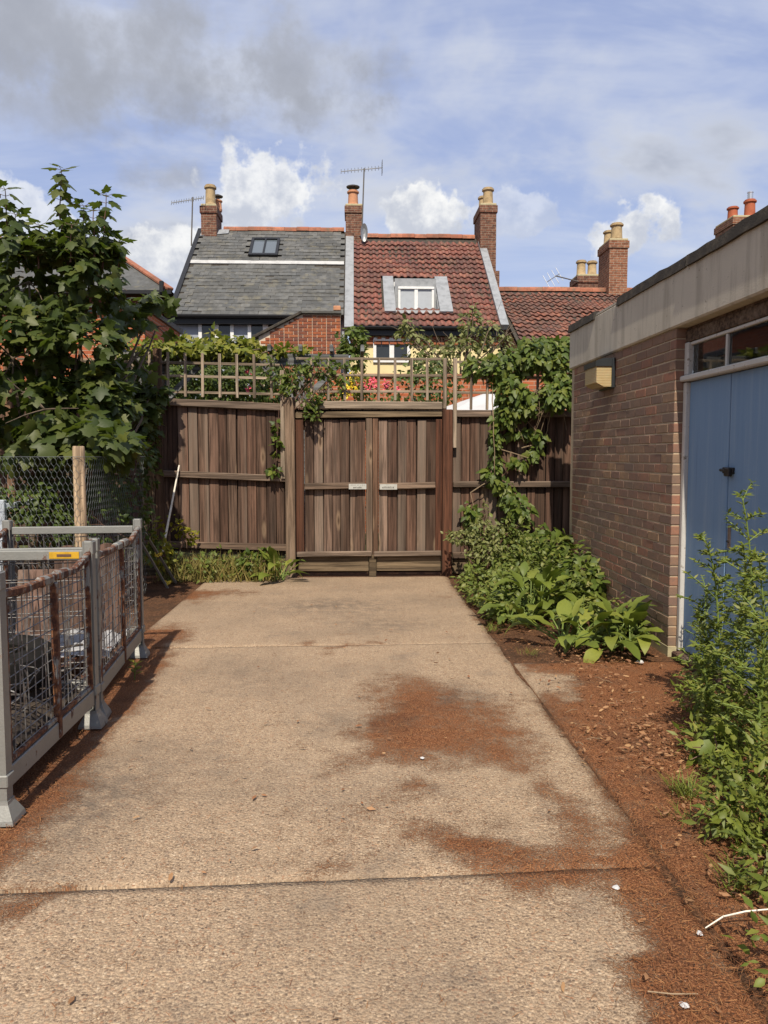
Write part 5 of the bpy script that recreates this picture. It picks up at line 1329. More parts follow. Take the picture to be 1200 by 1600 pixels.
# --- white parasol by the creeper
ps = thing('garden_parasol', 'white garden parasol top showing behind the trellis by the creeper', 'parasol', (at(752, 640, 11.2).x, 11.2, 0))
pc = at(765, 612, 11.2)
V = [pc] + [Vector((pc.x + 1.05 * math.cos(a), 11.2 + 1.05 * math.sin(a), pc.z - 0.36)) for a in np.linspace(0, 2 * math.pi, 9)[:-1]]
V += [p - Vector((0, 0, 0.1)) for p in V[1:]]
MB().add(V, [(0, 1 + i, 1 + (i + 1) % 8) for i in range(8)] + [(1 + i, 9 + i, 9 + (i + 1) % 8, 1 + (i + 1) % 8) for i in range(8)]).build('canopy', 'white_sheet', ps)
MB().tube([(pc.x, 11.2, -0.02), (pc.x, 11.2, pc.z)], 0.02, 8).build('pole', 'white_frame', ps)

# --- aerials
def aerial(label, mast, boom0, boom1, n, span, vertical_el=False, reflector=None):
    th = thing('tv_aerial', label, 'aerial', mast[0])
    MB().tube(mast, 0.022, 6).build('mast', 'mast_grey', th)
    b0, b1 = Vector(boom0), Vector(boom1)
    bo = MB().tube([b0, b1], 0.016, 6).build('boom', 'aerial_metal', th)
    d = (b1 - b0).normalized(); up = Vector((0, 0, 1)); side = up.cross(d).normalized()
    e = MB()
    for k in range(n):
        p = b0.lerp(b1, k / (n - 1)); h = span
        e.tube([p - up * h * 0.5 - side * h * 0.3, p + up * h * 0.5 + side * h * 0.3], 0.010, 4)
    e.build('elements', 'aerial_metal', bo)
    if reflector:
        r = MB()
        for q in np.linspace(-0.5, 0.5, 7):
            c = b1 + up * q * reflector; r.tube([c - side * 0.25, c + side * 0.25], 0.009, 4)
        r.tube([b1 - up * reflector / 2, b1 + up * reflector / 2], 0.014, 4).build('reflector', 'aerial_metal', bo)
    return th
aerial('thin television aerial on the slate house gable beside its chimney', [at(299, 384, 25.8), at(301, 308, 25.8)], at(268, 317, 25.8), at(318, 309, 25.8), 14, 0.16)
aerial('tall television aerial with reflector on the chimney between the two roofs', [at(566, 350, 26.1), at(569, 263, 26.1)], at(533, 268, 26.1), at(597, 262, 26.1), 13, 0.18, reflector=0.34)
aerial('tilted television aerial on the short rear chimney stack', [at(904, 440, 27.4), at(868, 431, 27.4)], at(854, 441, 27.2), at(874, 428, 27.9), 4, 0.5)

# ================================================================ plants
def C(px, py, Y, rpx, rpy, ry, n):
    c = at(px, py, Y); return (c.x, c.y, c.z, rpx / FPX * Y, ry, rpy / FPX * Y, n)
def limb(m_, p0, p1, r0, r1, bend=0.12, n=7, k=6):
    p0, p1 = Vector(p0), Vector(p1); L = (p1 - p0).length; pts = []; rs = []
    off = Vector((jit(1), jit(1), jit(0.4))) * bend * L
    for i in range(k + 1):
        q = i / k; pts.append(p0.lerp(p1, q) + off * math.sin(q * math.pi) * 0.5 + Vector((jit(1), jit(1), 0)) * 0.02 * L * (0 < i < k)); rs.append(r0 + (r1 - r0) * q)
    m_.tube(pts, rs, n); return pts

# --- sycamore: several stems, a leafy mass and upright leaders
sy_base = Vector((-3.05, 7.85, -0.02))
syc = thing('sycamore_tree', 'dark leafy sycamore with upright leading shoots behind the wire fence', 'tree', sy_base)
clumps = [C(45, 440, 7.9, 75, 60, 0.5, 300), (C(140, 425, 7.9, 62, 52, 0.45, 260)), C(20, 560, 7.6, 85, 70, 0.5, 330), C(120, 540, 7.7, 62, 62, 0.5, 230), C(185, 500, 8.6, 42, 30, 0.4, 110),
          C(235, 472, 8.9, 38, 14, 0.25, 45), C(70, 640, 7.4, 80, 62, 0.5, 330), C(155, 630, 7.8, 56, 62, 0.45, 280), C(210, 560, 8.85, 38, 36, 0.25, 90), C(150, 690, 7.2, 75, 36, 0.4, 220), C(218, 650, 9.0, 28, 45, 0.18, 90),
          C(-70, 480, 7.9, 70, 80, 0.6, 220), C(-60, 640, 7.6, 80, 80, 0.6, 240), C(30, 700, 7.3, 80, 35, 0.4, 160), C(100, 385, 8.0, 95, 22, 0.4, 150), C(240, 610, 9.08, 24, 20, 0.12, 26), C(245, 510, 9.1, 24, 24, 0.15, 44)]
m_ = MB()
for (x, y, z, rx, ry, rz, n) in clumps:
    mid = sy_base.lerp(Vector((x, y, z)), 0.45) + Vector((jit(0.15), jit(0.15), 0.2))
    limb(m_, sy_base + Vector((jit(0.18), jit(0.12), 0.0)), mid, 0.035, 0.022); limb(m_, mid, (x, y, z), 0.022, 0.009)
    for _ in range(4): limb(m_, (x, y, z), (x + jit(rx), y + jit(ry), z + jit(rz)), 0.009, 0.003, n=5, k=4)
m_.build('trunk', 'bark', syc, smooth=True)
Pp, Oo = clump_points([(*c_[:6], int(c_[6] * 1.55)) for c_ in clumps], -0.13, 2.1, 3.3, 0.45); T, N = dress(Pp, Oo, 0.75, 0.55, 0.5)
sm = MB()
SP, ST, SN, SS = [Pp], [T], [N], [0.128 * (1 + 0.35 * (RNG.random(len(Pp)) * 2 - 1))]
def shoot(px0, py0, px1, py1, Y, nodes, size):
    a, b = at(px0, py0, Y), at(px1, py1, Y); limb(sm, a, b, 0.010, 0.004, 0.03, 6)
    for k in range(nodes):
        q = 0.30 + 0.70 * k / (nodes - 1); p = a.lerp(b, q); ang = k * math.pi / 2 + jit(0.4)
        for s_ in (0, math.pi) if k < nodes - 1 else (0, 1.6, 3.2, 4.7):
            d = Vector((math.cos(ang + s_), math.sin(ang + s_) * 0.8, 0)); st = p + d * 0.06 + Vector((0, 0, 0.02))
            sm.tube([p, st], 0.0025, 4)
            SP.append(np.array([tuple(st)])); tip = d + Vector((0, 0, (-0.75 if q < 0.93 else 0.3) + jit(0.3))); ST.append(np.array([tuple(tip)]))
            nn_ = Vector((0, -0.2, 1)) + d * 0.6 + Vector((jit(.3), jit(.3), 0)); SN.append(np.array([tuple(nn_)])); SS.append(np.array([size * random.uniform(0.75, 1.15)]))
shoot(95, 400, 96, 266, 7.8, 9, 0.135); shoot(160, 420, 166, 306, 7.9, 8, 0.13); shoot(128, 420, 131, 322, 8.1, 7, 0.13); shoot(16, 400, 8, 296, 7.7, 8, 0.14)
shoot(182, 460, 186, 378, 8.0, 6, 0.12); shoot(30, 420, 24, 335, 8.0, 6, 0.13); shoot(148, 410, 146, 330, 7.7, 6, 0.13); shoot(110, 410, 112, 352, 7.6, 5, 0.12); shoot(60, 420, 62, 352, 7.8, 4, 0.13)
sm.build('leading_shoots', 'stem_brown', syc)
leaf_cloud('crown', MAPLE, np.concatenate(SP), np.concatenate(ST), np.concatenate(SN), np.concatenate(SS), 'sycamore_leaf', syc)

# --- shrubs in front of the left fence, behind the wire
def shrub(name, label, clumps, tpl, size, mat, cat='shrub', gap=-0.15, gsc=3.0, seed=0.0, base=None, stems=True, **k):
    cx = np.mean([c[0] for c in clumps]); cy = np.mean([c[1] for c in clumps])
    b = Vector(base) if base is not None else Vector((cx, cy, 0))
    th = thing(name, label, cat, b)
    if stems:
        m_ = MB()
        for (x, y, z, rx, ry, rz, n) in clumps:
            limb(m_, b + Vector((jit(0.08), jit(0.05), 0)), (x, y, z), 0.012, 0.005, 0.1, 5)
            for _ in range(3): limb(m_, (x, y, z), (x + jit(rx), y + jit(ry), z + jit(rz)), 0.005, 0.002, 0.1, 4, 3)
        m_.build('stems', 'stem_brown', th)
    foliage('leaves', tpl, clumps, size, mat, th, gap, gsc, seed, **k)
    return th
shrub('leafy_shrub', 'dense small-leaved shrub behind the chicken wire', [C(40, 775, 7.3, 55, 38, 0.28, 750), C(105, 770, 7.5, 45, 45, 0.28, 600), C(60, 825, 7.2, 80, 35, 0.25, 650), C(-30, 800, 7.2, 50, 60, 0.3, 400)], OVATE, 0.062, 'shrub_leaf', seed=1.0)
shrub('leafy_shrub', 'dark leafy shrub between the round post and the left fence', [C(170, 760, 7.6, 38, 45, 0.26, 600), C(205, 790, 8.2, 30, 48, 0.3, 420), C(160, 820, 7.4, 45, 40, 0.25, 500), C(215, 720, 8.5, 26, 40, 0.25, 240), C(225, 840, 8.4, 22, 34, 0.3, 220)], OVATE, 0.066, 'shrub_leaf', seed=2.0)
shrub('yellow_leaved_shrub', 'yellow green variegated shrub behind the splayed bars', [C(265, 830, 9.0, 24, 24, 0.2, 260), C(248, 862, 8.8, 22, 30, 0.2, 240), C(290, 840, 9.1, 16, 18, 0.14, 110)], OVATE, 0.062, 'yellow_weed_leaf', seed=5.0)
bi = thing('ivy_strand', 'ivy strand hanging over the end of the left trellis beside the sycamore', 'ivy', at(225, 640, 9.25))
foliage('leaves', IVY, [C(228, 640, 9.2, 24, 32, 0.10, 150), C(235, 690, 9.2, 14, 40, 0.08, 90), C(235, 740, 9.2, 12, 30, 0.08, 50)], 0.085, 'sycamore_leaf', bi, gap=-0.4)
m_ = MB()
for _ in range(9): limb(m_, at(random.uniform(222, 244), 610, 9.25), at(random.uniform(222, 246), 850, 9.2), 0.005, 0.003, 0.05, 4, 8)
m_.build('stems', 'twig', bi)

# --- vine along the pergola
vn = thing('grape_vine', 'bright yellow green vine spread over the pergola beam', 'vine', at(330, 560, 10.7) * 1.0)
cl = [C(px + jit(6), 547 + jit(5), 10.65 + jit(0.15), 24, 13, 0.28, 90) for px in range(235, 420, 20)] + [C(285, 536, 10.7, 24, 12, 0.2, 70), C(365, 534, 10.7, 24, 10, 0.2, 70), C(330, 528, 10.8, 10, 14, 0.1, 22), C(455, 549, 10.7, 30, 8, 0.2, 70), C(205, 545, 10.7, 25, 20, 0.3, 90)]
foliage('leaves', IVY, cl, 0.10, 'vine_leaf', vn, gap=-0.25, gsc=2.0, down=0.3)
m_ = MB()
for k in range(8): limb(m_, at(230 + k * 24, 556, 10.7), at(262 + k * 24, 545, 10.6), 0.012, 0.008, 0.2)
limb(m_, at(256, 640, 10.72), at(262, 560, 10.7), 0.02, 0.014); m_.build('stems', 'bark', vn)

# --- climbers on the trellis over the gate post
cb = thing('trellis_climber', 'small-leaved climber tangled in the trellis at the left gate post', 'climber', at(455, 640, 9.3))
foliage('leaves', OVATE, [C(440, 575, 9.3, 20, 22, 0.10, 220), C(465, 590, 9.3, 26, 30, 0.10, 330), C(452, 615, 9.28, 22, 18, 0.08, 160), C(478, 625, 9.26, 24, 14, 0.08, 190), C(498, 572, 9.3, 26, 20, 0.1, 210), C(535, 590, 9.35, 14, 26, 0.1, 110), C(490, 648, 9.25, 18, 7, 0.06, 60)], 0.062, 'creeper_leaf', cb, gap=-0.1, gsc=5)
m_ = MB()
for _ in range(14): limb(m_, at(random.uniform(440, 475), 640, 9.31), at(random.uniform(425, 545), random.uniform(555, 600), 9.3), 0.006, 0.003, 0.15, 5)
m_.build('stems', 'stem_brown', cb)
c3 = thing('post_climber', 'thin dark climber trailing down the fence beside the left gate post', 'climber', at(432, 745, 9.3))
foliage('leaves', IVY, [C(432, 665, 9.3, 5, 14, 0.03, 16), C(434, 700, 9.3, 7, 20, 0.03, 26), C(429, 735, 9.3, 11, 10, 0.04, 26)], 0.075, 'creeper_leaf', c3, gap=-1)
MB().tube([at(436, 640, 9.31), at(433, 690, 9.32), at(430, 745, 9.3)], 0.004, 5).build('stems', 'stem_brown', c3)

# --- garden shrubs beyond the trellis
shrub('garden_shrub', 'dark garden shrub below the pergola behind the left trellis', [C(px, 592, 11.6, 44, 36, 0.4, 460) for px in (200, 250, 300, 350, 400)] + [C(300, 650, 11.4, 120, 40, 0.4, 500)], OVATE, 0.08, 'shrub_leaf', seed=7, gap=-0.25)
shrub('garden_hedge', 'deep green hedge in the garden behind the pergola', [C(px, 600, 13.2, 32, 44, 0.5, 480) for px in range(170, 440, 36)], OVATE, 0.11, 'shrub_leaf', 'hedge', seed=17, gap=-0.5)
shrub('garden_shrub', 'leafy garden shrub behind the gate trellis', [C(px, 605, 12.2, 36, 28, 0.35, 300) for px in (480, 640, 690)] + [C(585, 640, 12.0, 120, 34, 0.4, 600), C(660, 575, 12.5, 30, 22, 0.3, 200)], OVATE, 0.08, 'shrub_leaf', seed=8, gap=-0.2)
fl = shrub('flowering_shrub', 'flowering shrub with yellow and pink blooms behind the gate trellis', [C(555, 600, 11.0, 32, 24, 0.25, 330), C(520, 608, 10.9, 24, 20, 0.2, 200)], OVATE, 0.07, 'vine_leaf', seed=9)
def blooms(th, name, spots, mat, size):
    Pq = []
    for (px, py, n, r) in spots:
        c = at(px, py, 10.72)
        for _ in range(n): Pq.append((c.x + jit(r), c.y + jit(0.05), c.z + jit(r)))
    Pq = np.array(Pq); k = len(Pq)
    leaf_cloud(name, OVATE, Pq, RNG.normal(size=(k, 3)), RNG.normal(size=(k, 3)) * 0.6 + np.array([0, -1, 0.4]), size, mat, th, 'stuff')
blooms(fl, 'yellow_blooms', [(548, 597, 70, 0.10), (543, 612, 30, 0.07)], 'petal_yellow', 0.05)
blooms(fl, 'pink_blooms', [(584, 598, 40, 0.06), (603, 602, 22, 0.05), (620, 606, 16, 0.04), (388, 580, 9, 0.025), (386, 608, 8, 0.025), (575, 605, 14, 0.05)], 'petal_pink', 0.05)
shrub('wall_shrub', 'rounded green shrub between the brick lean-to and the cream cottage', [C(551, 530, 17.2, 20, 22, 0.4, 420), C(548, 560, 17.0, 26, 20, 0.4, 350)], OVATE, 0.13, 'creeper_leaf', seed=10)
at_ = thing('apple_tree', 'open-branched small tree with grey green leaves before the cream cottage', 'tree', (at(720, 700, 15).x, 15, -0.02))
m_ = MB(); AP = []
b0 = Vector((at(720, 700, 15).x, 15, 0)); fork = at(720, 600, 15); limb(m_, b0, fork, 0.07, 0.05)
cl = []
for (px, py, r, n) in ((640, 525, 20, 130), (655, 548, 26, 200), (690, 540, 20, 130), (735, 500, 16, 100), (742, 525, 24, 190), (775, 535, 22, 130), (720, 552, 34, 260), (738, 485, 8, 26), (765, 512, 10, 30), (636, 505, 8, 20), (790, 525, 9, 26), (680, 560, 30, 190)):
    e = at(px, py, 15 + jit(0.4)); limb(m_, fork, e, 0.03, 0.008); cl.append((e.x, e.y, e.z, r / FPX * 15, 0.35, r / FPX * 15, n))
    for _ in range(5): limb(m_, e, e + Vector((jit(.4), jit(.3), random.uniform(-.1, .5))), 0.008, 0.003, 0.1, 4, 3)
m_.build('trunk', 'bark', at_)
foliage('crown', OVATE, cl, 0.105, 'grey_weed_leaf', at_, gap=-0.05, gsc=2.2, seed=11, var=0.4)

# --- creeper over the right fence
cr = thing('creeper', 'thick green creeper hanging over the fence and trellis beside the shed', 'creeper', (2.2, 9.2, 0))
cl = [C(835, 560, 9.3, 46, 30, 0.22, 430), C(880, 575, 9.3, 40, 42, 0.22, 420), C(790, 570, 9.3, 28, 30, 0.16, 220), C(850, 605, 9.2, 50, 30, 0.18, 420), C(800, 610, 9.2, 26, 26, 0.14, 200), C(770, 585, 9.3, 18, 30, 0.12, 110), C(745, 575, 9.34, 22, 20, 0.10, 90),
      C(900, 545, 9.5, 30, 25, 0.3, 200), C(872, 618, 9.12, 34, 24, 0.14, 260), C(838, 632, 9.15, 34, 18, 0.12, 180), C(850, 540, 9.4, 40, 16, 0.2, 200), C(800, 640, 9.22, 30, 16, 0.10, 150), C(790, 655, 9.22, 22, 12, 0.08, 80)]
P0, O0 = clump_points(cl, -0.25, 3, 12.0, 0.5)
k_ = P0[:, 0] < 3.3; P0, O0 = P0[k_], O0[k_]; T0, N0 = dress(P0, O0, 0.45, 0.9, 0.45, 0.6)
strands = [C(774, 690, 9.26, 9, 36, 0.06, 60), C(776, 735, 9.25, 10, 26, 0.06, 46), C(788, 765, 9.23, 18, 14, 0.08, 60), C(815, 675, 9.26, 20, 8, 0.06, 40), C(838, 680, 9.26, 14, 14, 0.05, 36), C(812, 722, 9.26, 22, 8, 0.06, 44), C(835, 708, 9.26, 10, 10, 0.05, 22), C(800, 780, 9.2, 20, 14, 0.1, 70), C(815, 800, 9.15, 24, 18, 0.12, 90), C(735, 800, 9.25, 14, 26, 0.06, 50), C(745, 830, 9.2, 16, 12, 0.08, 40), C(760, 740, 9.26, 6, 16, 0.04, 16), C(840, 840, 9.1, 26, 20, 0.15, 90)]
Pb, Ob = clump_points(strands, -1, 3, 1, 0.2); Tb, Nb = dress(Pb, Ob, 0.3, 0.9, 0.4, 0.9)
leaf_cloud('leaves', IVY, np.concatenate([P0, Pb]), np.concatenate([T0, Tb]), np.concatenate([N0, Nb]), 0.088 * (1 + 0.45 * (RNG.random(len(P0) + len(Pb)) * 2 - 1)), 'creeper_leaf', cr)
m_ = MB()
for (a, b) in (((770, 600), (776, 760)), ((800, 640), (845, 680)), ((776, 700), (840, 720)), ((776, 760), (800, 800)), ((740, 830), (735, 770)), ((735, 770), (776, 745)), ((860, 640), (850, 690)), ((850, 600), (800, 650)), ((815, 700), (860, 690)), ((880, 640), (868, 600)), ((885, 650), (850, 625)), ((735, 860), (742, 800)), ((880, 632), (840, 618))):
    limb(m_, at(*a, 9.27), at(*b, 9.27), 0.007, 0.004, 0.15, 5)
for _ in range(26): limb(m_, at(random.uniform(800, 890), random.uniform(590, 640), 9.2), at(random.uniform(800, 892), random.uniform(610, 690), 9.2), 0.004, 0.002, 0.25, 4)
m_.build('stems', 'twig', cr)

# --- weeds between shed and fence: a low uncountable mass, then single plants
cl = []
for _ in range(64):
    y = random.uniform(6.6, 9.25); x = random.uniform(1.16 + 0.10 * max(0, 8 - y) + (0.25 if y > 8.4 else 0), 2.25); h = 0.10 + 0.24 * min(1, (x - 1.1) / 0.6) * min(1, (y - 6.2) / 1.0)
    if y > 8.6: h += 0.10
    cl.append((x, y, h * 0.6, 0.20, 0.20, h, 150))
Pq, Oq = clump_points(cl, -0.2, 4, 21, 0.4); k_ = (Pq[:, 0] < 2.28) & (Pq[:, 0] > 1.10); Pq, Oq = Pq[k_], Oq[k_]; Tq, Nq = dress(Pq, Oq, 0.9, 0.15, 0.5, 0.2)
wd = leaf_cloud('ground_weeds', OVATE, Pq, Tq, Nq, 0.055 * (1 + 0.4 * (RNG.random(len(Pq)) * 2 - 1)), 'weed_leaf', None, 'stuff')
tag(wd, 'mat of small-leaved green weeds between the drive and the shed wall', 'weeds')
shrub('pale_weed', 'pale grey green weed spreading at the foot of the right gate post', [C(720, 838, 8.9, 26, 12, 0.16, 220), C(750, 830, 8.9, 22, 20, 0.16, 200), C(757, 800, 8.95, 6, 22, 0.05, 60), C(790, 835, 8.8, 30, 18, 0.2, 260), C(765, 860, 8.6, 36, 16, 0.2, 260)], OVATE, 0.050, 'grey_weed_leaf', 'weed', seed=22, gap=-0.3, base=(1.5, 8.85, 0))
shrub('bramble', 'bramble shoot with broad leaves standing against the shed wall', [C(925, 845, 7.5, 16, 10, 0.1, 16), C(908, 860, 7.5, 22, 12, 0.12, 18), C(935, 868, 7.3, 14, 16, 0.1, 26), C(905, 885, 7.2, 28, 14, 0.16, 50), C(930, 915, 7.0, 24, 26, 0.12, 130), C(890, 905, 7.2, 24, 20, 0.2, 90), C(870, 850, 8.1, 26, 24, 0.2, 120)], IVY, 0.095, 'creeper_leaf', 'bramble', seed=23, gap=-0.6, base=(2.15, 7.2, 0), clipx=2.28)

# --- broad-leaved plants, leaf by leaf
def broad_mesh(arch, fold, wav):
    V = []; F = []; nL = 7
    hw = [0.05, 0.13, 0.185, 0.195, 0.165, 0.10, 0.0]
    for i in range(nL):
        q = i / (nL - 1); y = math.sin(q * arch) / arch * 1.0 if arch > 0.05 else q; z = -(1 - math.cos(q * arch)) / arch if arch > 0.05 else 0
        for s_ in (-1, 0, 1): V.append((s_ * hw[i], y, z + fold * abs(s_) * hw[i] + wav * math.sin(i * 2.1 + s_) * abs(s_) * 0.05))
    for i in range(nL - 1):
        for j in range(2): a = i * 3 + j; F.append((a, a + 1, a + 4, a + 3))
    me = bpy.data.meshes.new('leaf'); me.from_pydata(V, [], F); me.update(); me.materials.append(M['broad_leaf']); box_uv(me)
    me.polygons.foreach_set('use_smooth', [True] * len(me.polygons)); return me
BL = [broad_mesh(a, f, w_) for a, f, w_ in ((0.9, 0.35, 0.5), (1.5, 0.25, 0.8), (1.9, 0.4, 0.4), (0.5, 0.3, 0.7))]
def broad_plant(label, base, n, size, height, spread=1.0, xmax=9.0):
    th = thing('broad_leaved_plant', label, 'plant', base); b = Vector(base); m_ = MB(); k = 0; tries = 0
    while k < n and tries < 400:
        tries += 1
        ang = k * 2.4 + jit(0.5); up = random.random(); el = 0.15 + 1.1 * up
        d = Vector((math.cos(ang) * math.cos(el), math.sin(ang) * math.cos(el), math.sin(el)))
        p = b + Vector((jit(0.12) * spread, jit(0.12) * spread, 0.01)) ; q = p + Vector((d.x * spread * 0.25, d.y * spread * 0.25, height * (0.12 + 0.75 * up)))
        sz = size * random.uniform(0.65, 1.2)
        if q.x + d.x * sz > xmax: ang += 1.5; k += 0; 
        if q.x + d.x * sz > xmax: continue
        m_.tube([p, p.lerp(q, 0.6) + Vector((0, 0, 0.02)), q], [0.007, 0.006, 0.005], 5)
        side = Vector((-math.sin(ang), math.cos(ang), jit(0.5))).normalized(); tip = d; nrm = side.cross(tip) * -1
        if nrm.z < 0: nrm = -nrm
        X = tip.cross(nrm).normalized(); nrm = X.cross(tip).normalized()
        mx = frame(X, tip, nrm, q) @ Matrix.Diagonal((sz * random.uniform(0.9, 1.25), sz, sz, 1))
        link('leaf', random.choice(BL), th, mx); k += 1
    m_.build('leaf_stalks', 'stem_green', th)
broad_plant('tall clump of broad dark leaves in the middle of the weed bed', (1.62, 6.75, 0), 40, 0.27, 0.40, 1.1, 2.28)
broad_plant('bright broad-leaved plant at the front of the weed bed by the apron', (1.68, 5.72, 0), 30, 0.24, 0.26, 1.1, 2.28)
broad_plant('bright broad-leaved plant against the corner of the shed', (1.98, 5.62, 0), 34, 0.22, 0.26, 0.9, 2.28)
broad_plant('small rosette of broad leaves at the foot of the left gate post', (-0.93, 8.92, 0), 16, 0.25, 0.22, 0.8)
broad_plant('pale broad-leaved plant at the concrete edge of the weed bed', (1.40, 6.45, 0), 14, 0.19, 0.16, 0.8, 2.28)
shrub('leafy_weed', 'low leafy weed spilling from the shed corner over the litter', [(2.05, 5.75, 0.13, 0.20, 0.18, 0.12, 260), (2.12, 5.95, 0.18, 0.14, 0.2, 0.16, 200), (1.85, 6.05, 0.15, 0.22, 0.2, 0.15, 240)], OVATE, 0.06, 'weed_leaf', 'weed', seed=24, gap=-0.5, clipx=2.28)

# --- weeds along the foot of the left fence
cl = []
for _ in range(20):
    x = random.uniform(-2.35, -0.85); y = random.uniform(8.85, 9.25); cl.append((x, y, 0.13, 0.14, 0.12, 0.14 + 0.12 * random.random(), 44))
Pq, Oq = clump_points(cl, -0.2, 4, 31, 0.3); Tq, Nq = dress(Pq, Oq, 0.7, -0.2, 0.6, 0.3)
wd = leaf_cloud('fence_foot_weeds', OVATE, Pq, Tq, Nq, 0.05 * (1 + 0.4 * (RNG.random(len(Pq)) * 2 - 1)), 'weed_leaf', None, 'stuff'); tag(wd, 'straggling green weeds along the foot of the left fence', 'weeds')
n = 900; X_ = RNG.uniform(-2.3, -0.9, n); Y_ = RNG.uniform(8.8, 9.28, n)
Pq = np.stack([X_, Y_, np.zeros(n)], 1); Tq = np.stack([RNG.normal(size=n) * 0.35, RNG.normal(size=n) * 0.3, np.ones(n)], 1); Nq = RNG.normal(size=(n, 3)) + np.array([0, -1, 0.2])
dg = leaf_cloud('dry_grass', BLADE, Pq, Tq, Nq, 0.12 + 0.24 * RNG.random(n), 'dry_grass', None, 'stuff'); tag(dg, 'dry straw coloured grass standing at the foot of the left fence', 'grass')
shrub('leafy_weed', 'dark leafy weed beside the rosette at the left gate post', [(-1.22, 9.05, 0.16, 0.16, 0.14, 0.17, 240), (-1.05, 9.1, 0.2, 0.12, 0.1, 0.16, 140)], OVATE, 0.075, 'creeper_leaf', 'weed', seed=33, gap=-0.6)

# --- tall weeds in front of the blue door
def tall_weed(label, base, top, arch, nleaf, lsize, seed, side=10):
    b = Vector(base); tp = Vector(top); th = thing('tall_weed', label, 'weed', b); m_ = MB(); LP, LT, LN, LS = [], [], [], []
    K = 12; pts = []
    for i in range(K + 1):
        q = i / K; p = b.lerp(tp, q); p += Vector(arch) * (q ** 2.5) + Vector((0.015 * math.sin(q * 7 + seed), 0.015 * math.cos(q * 6 + seed), 0)); pts.append(p)
    m_.tube(pts, [0.0085 - 0.005 * i / K for i in range(K + 1)], 6)
    def leaves_on(p, d, n, sz):
        for _ in range(n):
            a = random.uniform(0, 6.28); o = Vector((math.cos(a), math.sin(a), random.uniform(-0.25, 0.8)))
            LP.append(tuple(p)); LT.append(tuple(o + d * 0.5)); LN.append((o.x * 0.3 + jit(.5), -0.5 + jit(.5), 1 + jit(.4))); LS.append(sz * random.uniform(0.6, 1.25))
    for i in range(2, K + 1):
        q = i / K; d = (pts[i] - pts[i - 1]).normalized()
        for sub in range(4): leaves_on(pts[i - 1].lerp(pts[i], sub / 4), d, max(1, int(nleaf * (0.5 + 0.5 * q))), lsize * (1.2 - 0.5 * q))
        if q > 0.2:
            for _ in range(2 if side > 5 else 1):
                a = random.uniform(0, 6.28); L_ = random.uniform(0.07, 0.20) * (1.15 - 0.55 * q)
                e = pts[i] + Vector((math.cos(a) * L_, math.sin(a) * L_, L_ * random.uniform(0.3, 1.0))); m_.tube([pts[i], pts[i].lerp(e, 0.5) + Vector((0, 0, 0.01)), e], 0.003, 4)
                for s_ in range(5): leaves_on(pts[i].lerp(e, 0.25 + 0.75 * s_ / 4), (e - pts[i]).normalized(), 4, lsize * 0.75)
    m_.build('stem', 'stem_green', th)
    P_ = np.array(LP); k_ = P_[:, 0] < SD - 0.03
    leaf_cloud('leaves', LANCE_W, P_[k_], np.array(LT)[k_], np.array(LN)[k_], np.array(LS)[k_], 'tall_weed_leaf', th)
LANCE_W = (LANCE[0] * np.array([1.6, 1, 1]), LANCE[1])
def wx(px, Y): return at(px, 900, Y).x
tall_weed('tallest weed, its tip arching over the lock plate of the blue door', (wx(1188, 3.9), 3.9, 0), (wx(1198, 3.9), 3.9, 1.16), (-0.15, 0, 0.06), 3, 0.055, 1)
tall_weed('upright weed with its tip below the lock plate of the blue door', (wx(1140, 4.1), 4.1, 0), (wx(1128, 4.1), 4.1, 1.0), (-0.10, 0, -0.02), 4, 0.058, 2)
tall_weed('bushy upright weed between two taller weeds before the blue door', (wx(1165, 3.7), 3.7, 0), (wx(1168, 3.7), 3.7, 0.95), (-0.02, 0, 0.02), 3, 0.055, 3)
tall_weed('upright weed at the edge of the clump nearest the blue door hinge side', (wx(1192, 3.5), 3.5, 0), (wx(1205, 3.5), 3.5, 0.95), (-0.05, 0, 0.0), 3, 0.055, 4)
tall_weed('shorter weed leaning towards the shed corner', (wx(1112, 4.3), 4.3, 0), (wx(1108, 4.3), 4.3, 0.60), (-0.05, 0, 0), 3, 0.055, 5)
tall_weed('short bushy weed at the drive side of the weed clump', (wx(1120, 3.75), 3.75, 0), (wx(1112, 3.75), 3.75, 0.48), (-0.03, 0, 0), 4, 0.055, 6)
tall_weed('thin sparse weed standing close to the blue door', (wx(1110, 5.0), 5.0, 0), (wx(1106, 5.0), 5.0, 0.55), (-0.02, 0, 0), 1, 0.03, 7, 3)
tall_weed('half-height weed behind the bushy weeds', (wx(1155, 4.4), 4.4, 0), (wx(1160, 4.4), 4.4, 0.75), (0.02, 0, 0), 3, 0.055, 8)
tall_weed('weed rising out of the thick low growth', (wx(1200, 3.2), 3.2, 0), (wx(1202, 3.2), 3.2, 0.75), (-0.04, 0, 0), 4, 0.055, 9)
cl = []
for (px, py, r, h, n) in ((1085, 1130, 0.16, 0.14, 260), (1120, 1110, 0.18, 0.2, 300), (1150, 1180, 0.18, 0.2, 330), (1190, 1160, 0.2, 0.28, 330), (1180, 1260, 0.16, 0.18, 330), (1150, 1310, 0.13, 0.12, 300), (1195, 1330, 0.14, 0.16, 330), (1130, 1230, 0.10, 0.10, 130), (1215, 1400, 0.14, 0.14, 200), (1235, 1530, 0.12, 0.12, 200), (1120, 1060, 0.16, 0.2, 240), (1170, 1080, 0.2, 0.3, 300), (1100, 1180, 0.12, 0.1, 140), (1240, 1250, 0.2, 0.25, 240)):
    c = gnd(px, py); cl.append((c.x, c.y, h * 0.7, r, r, h, int(n * 1.5)))
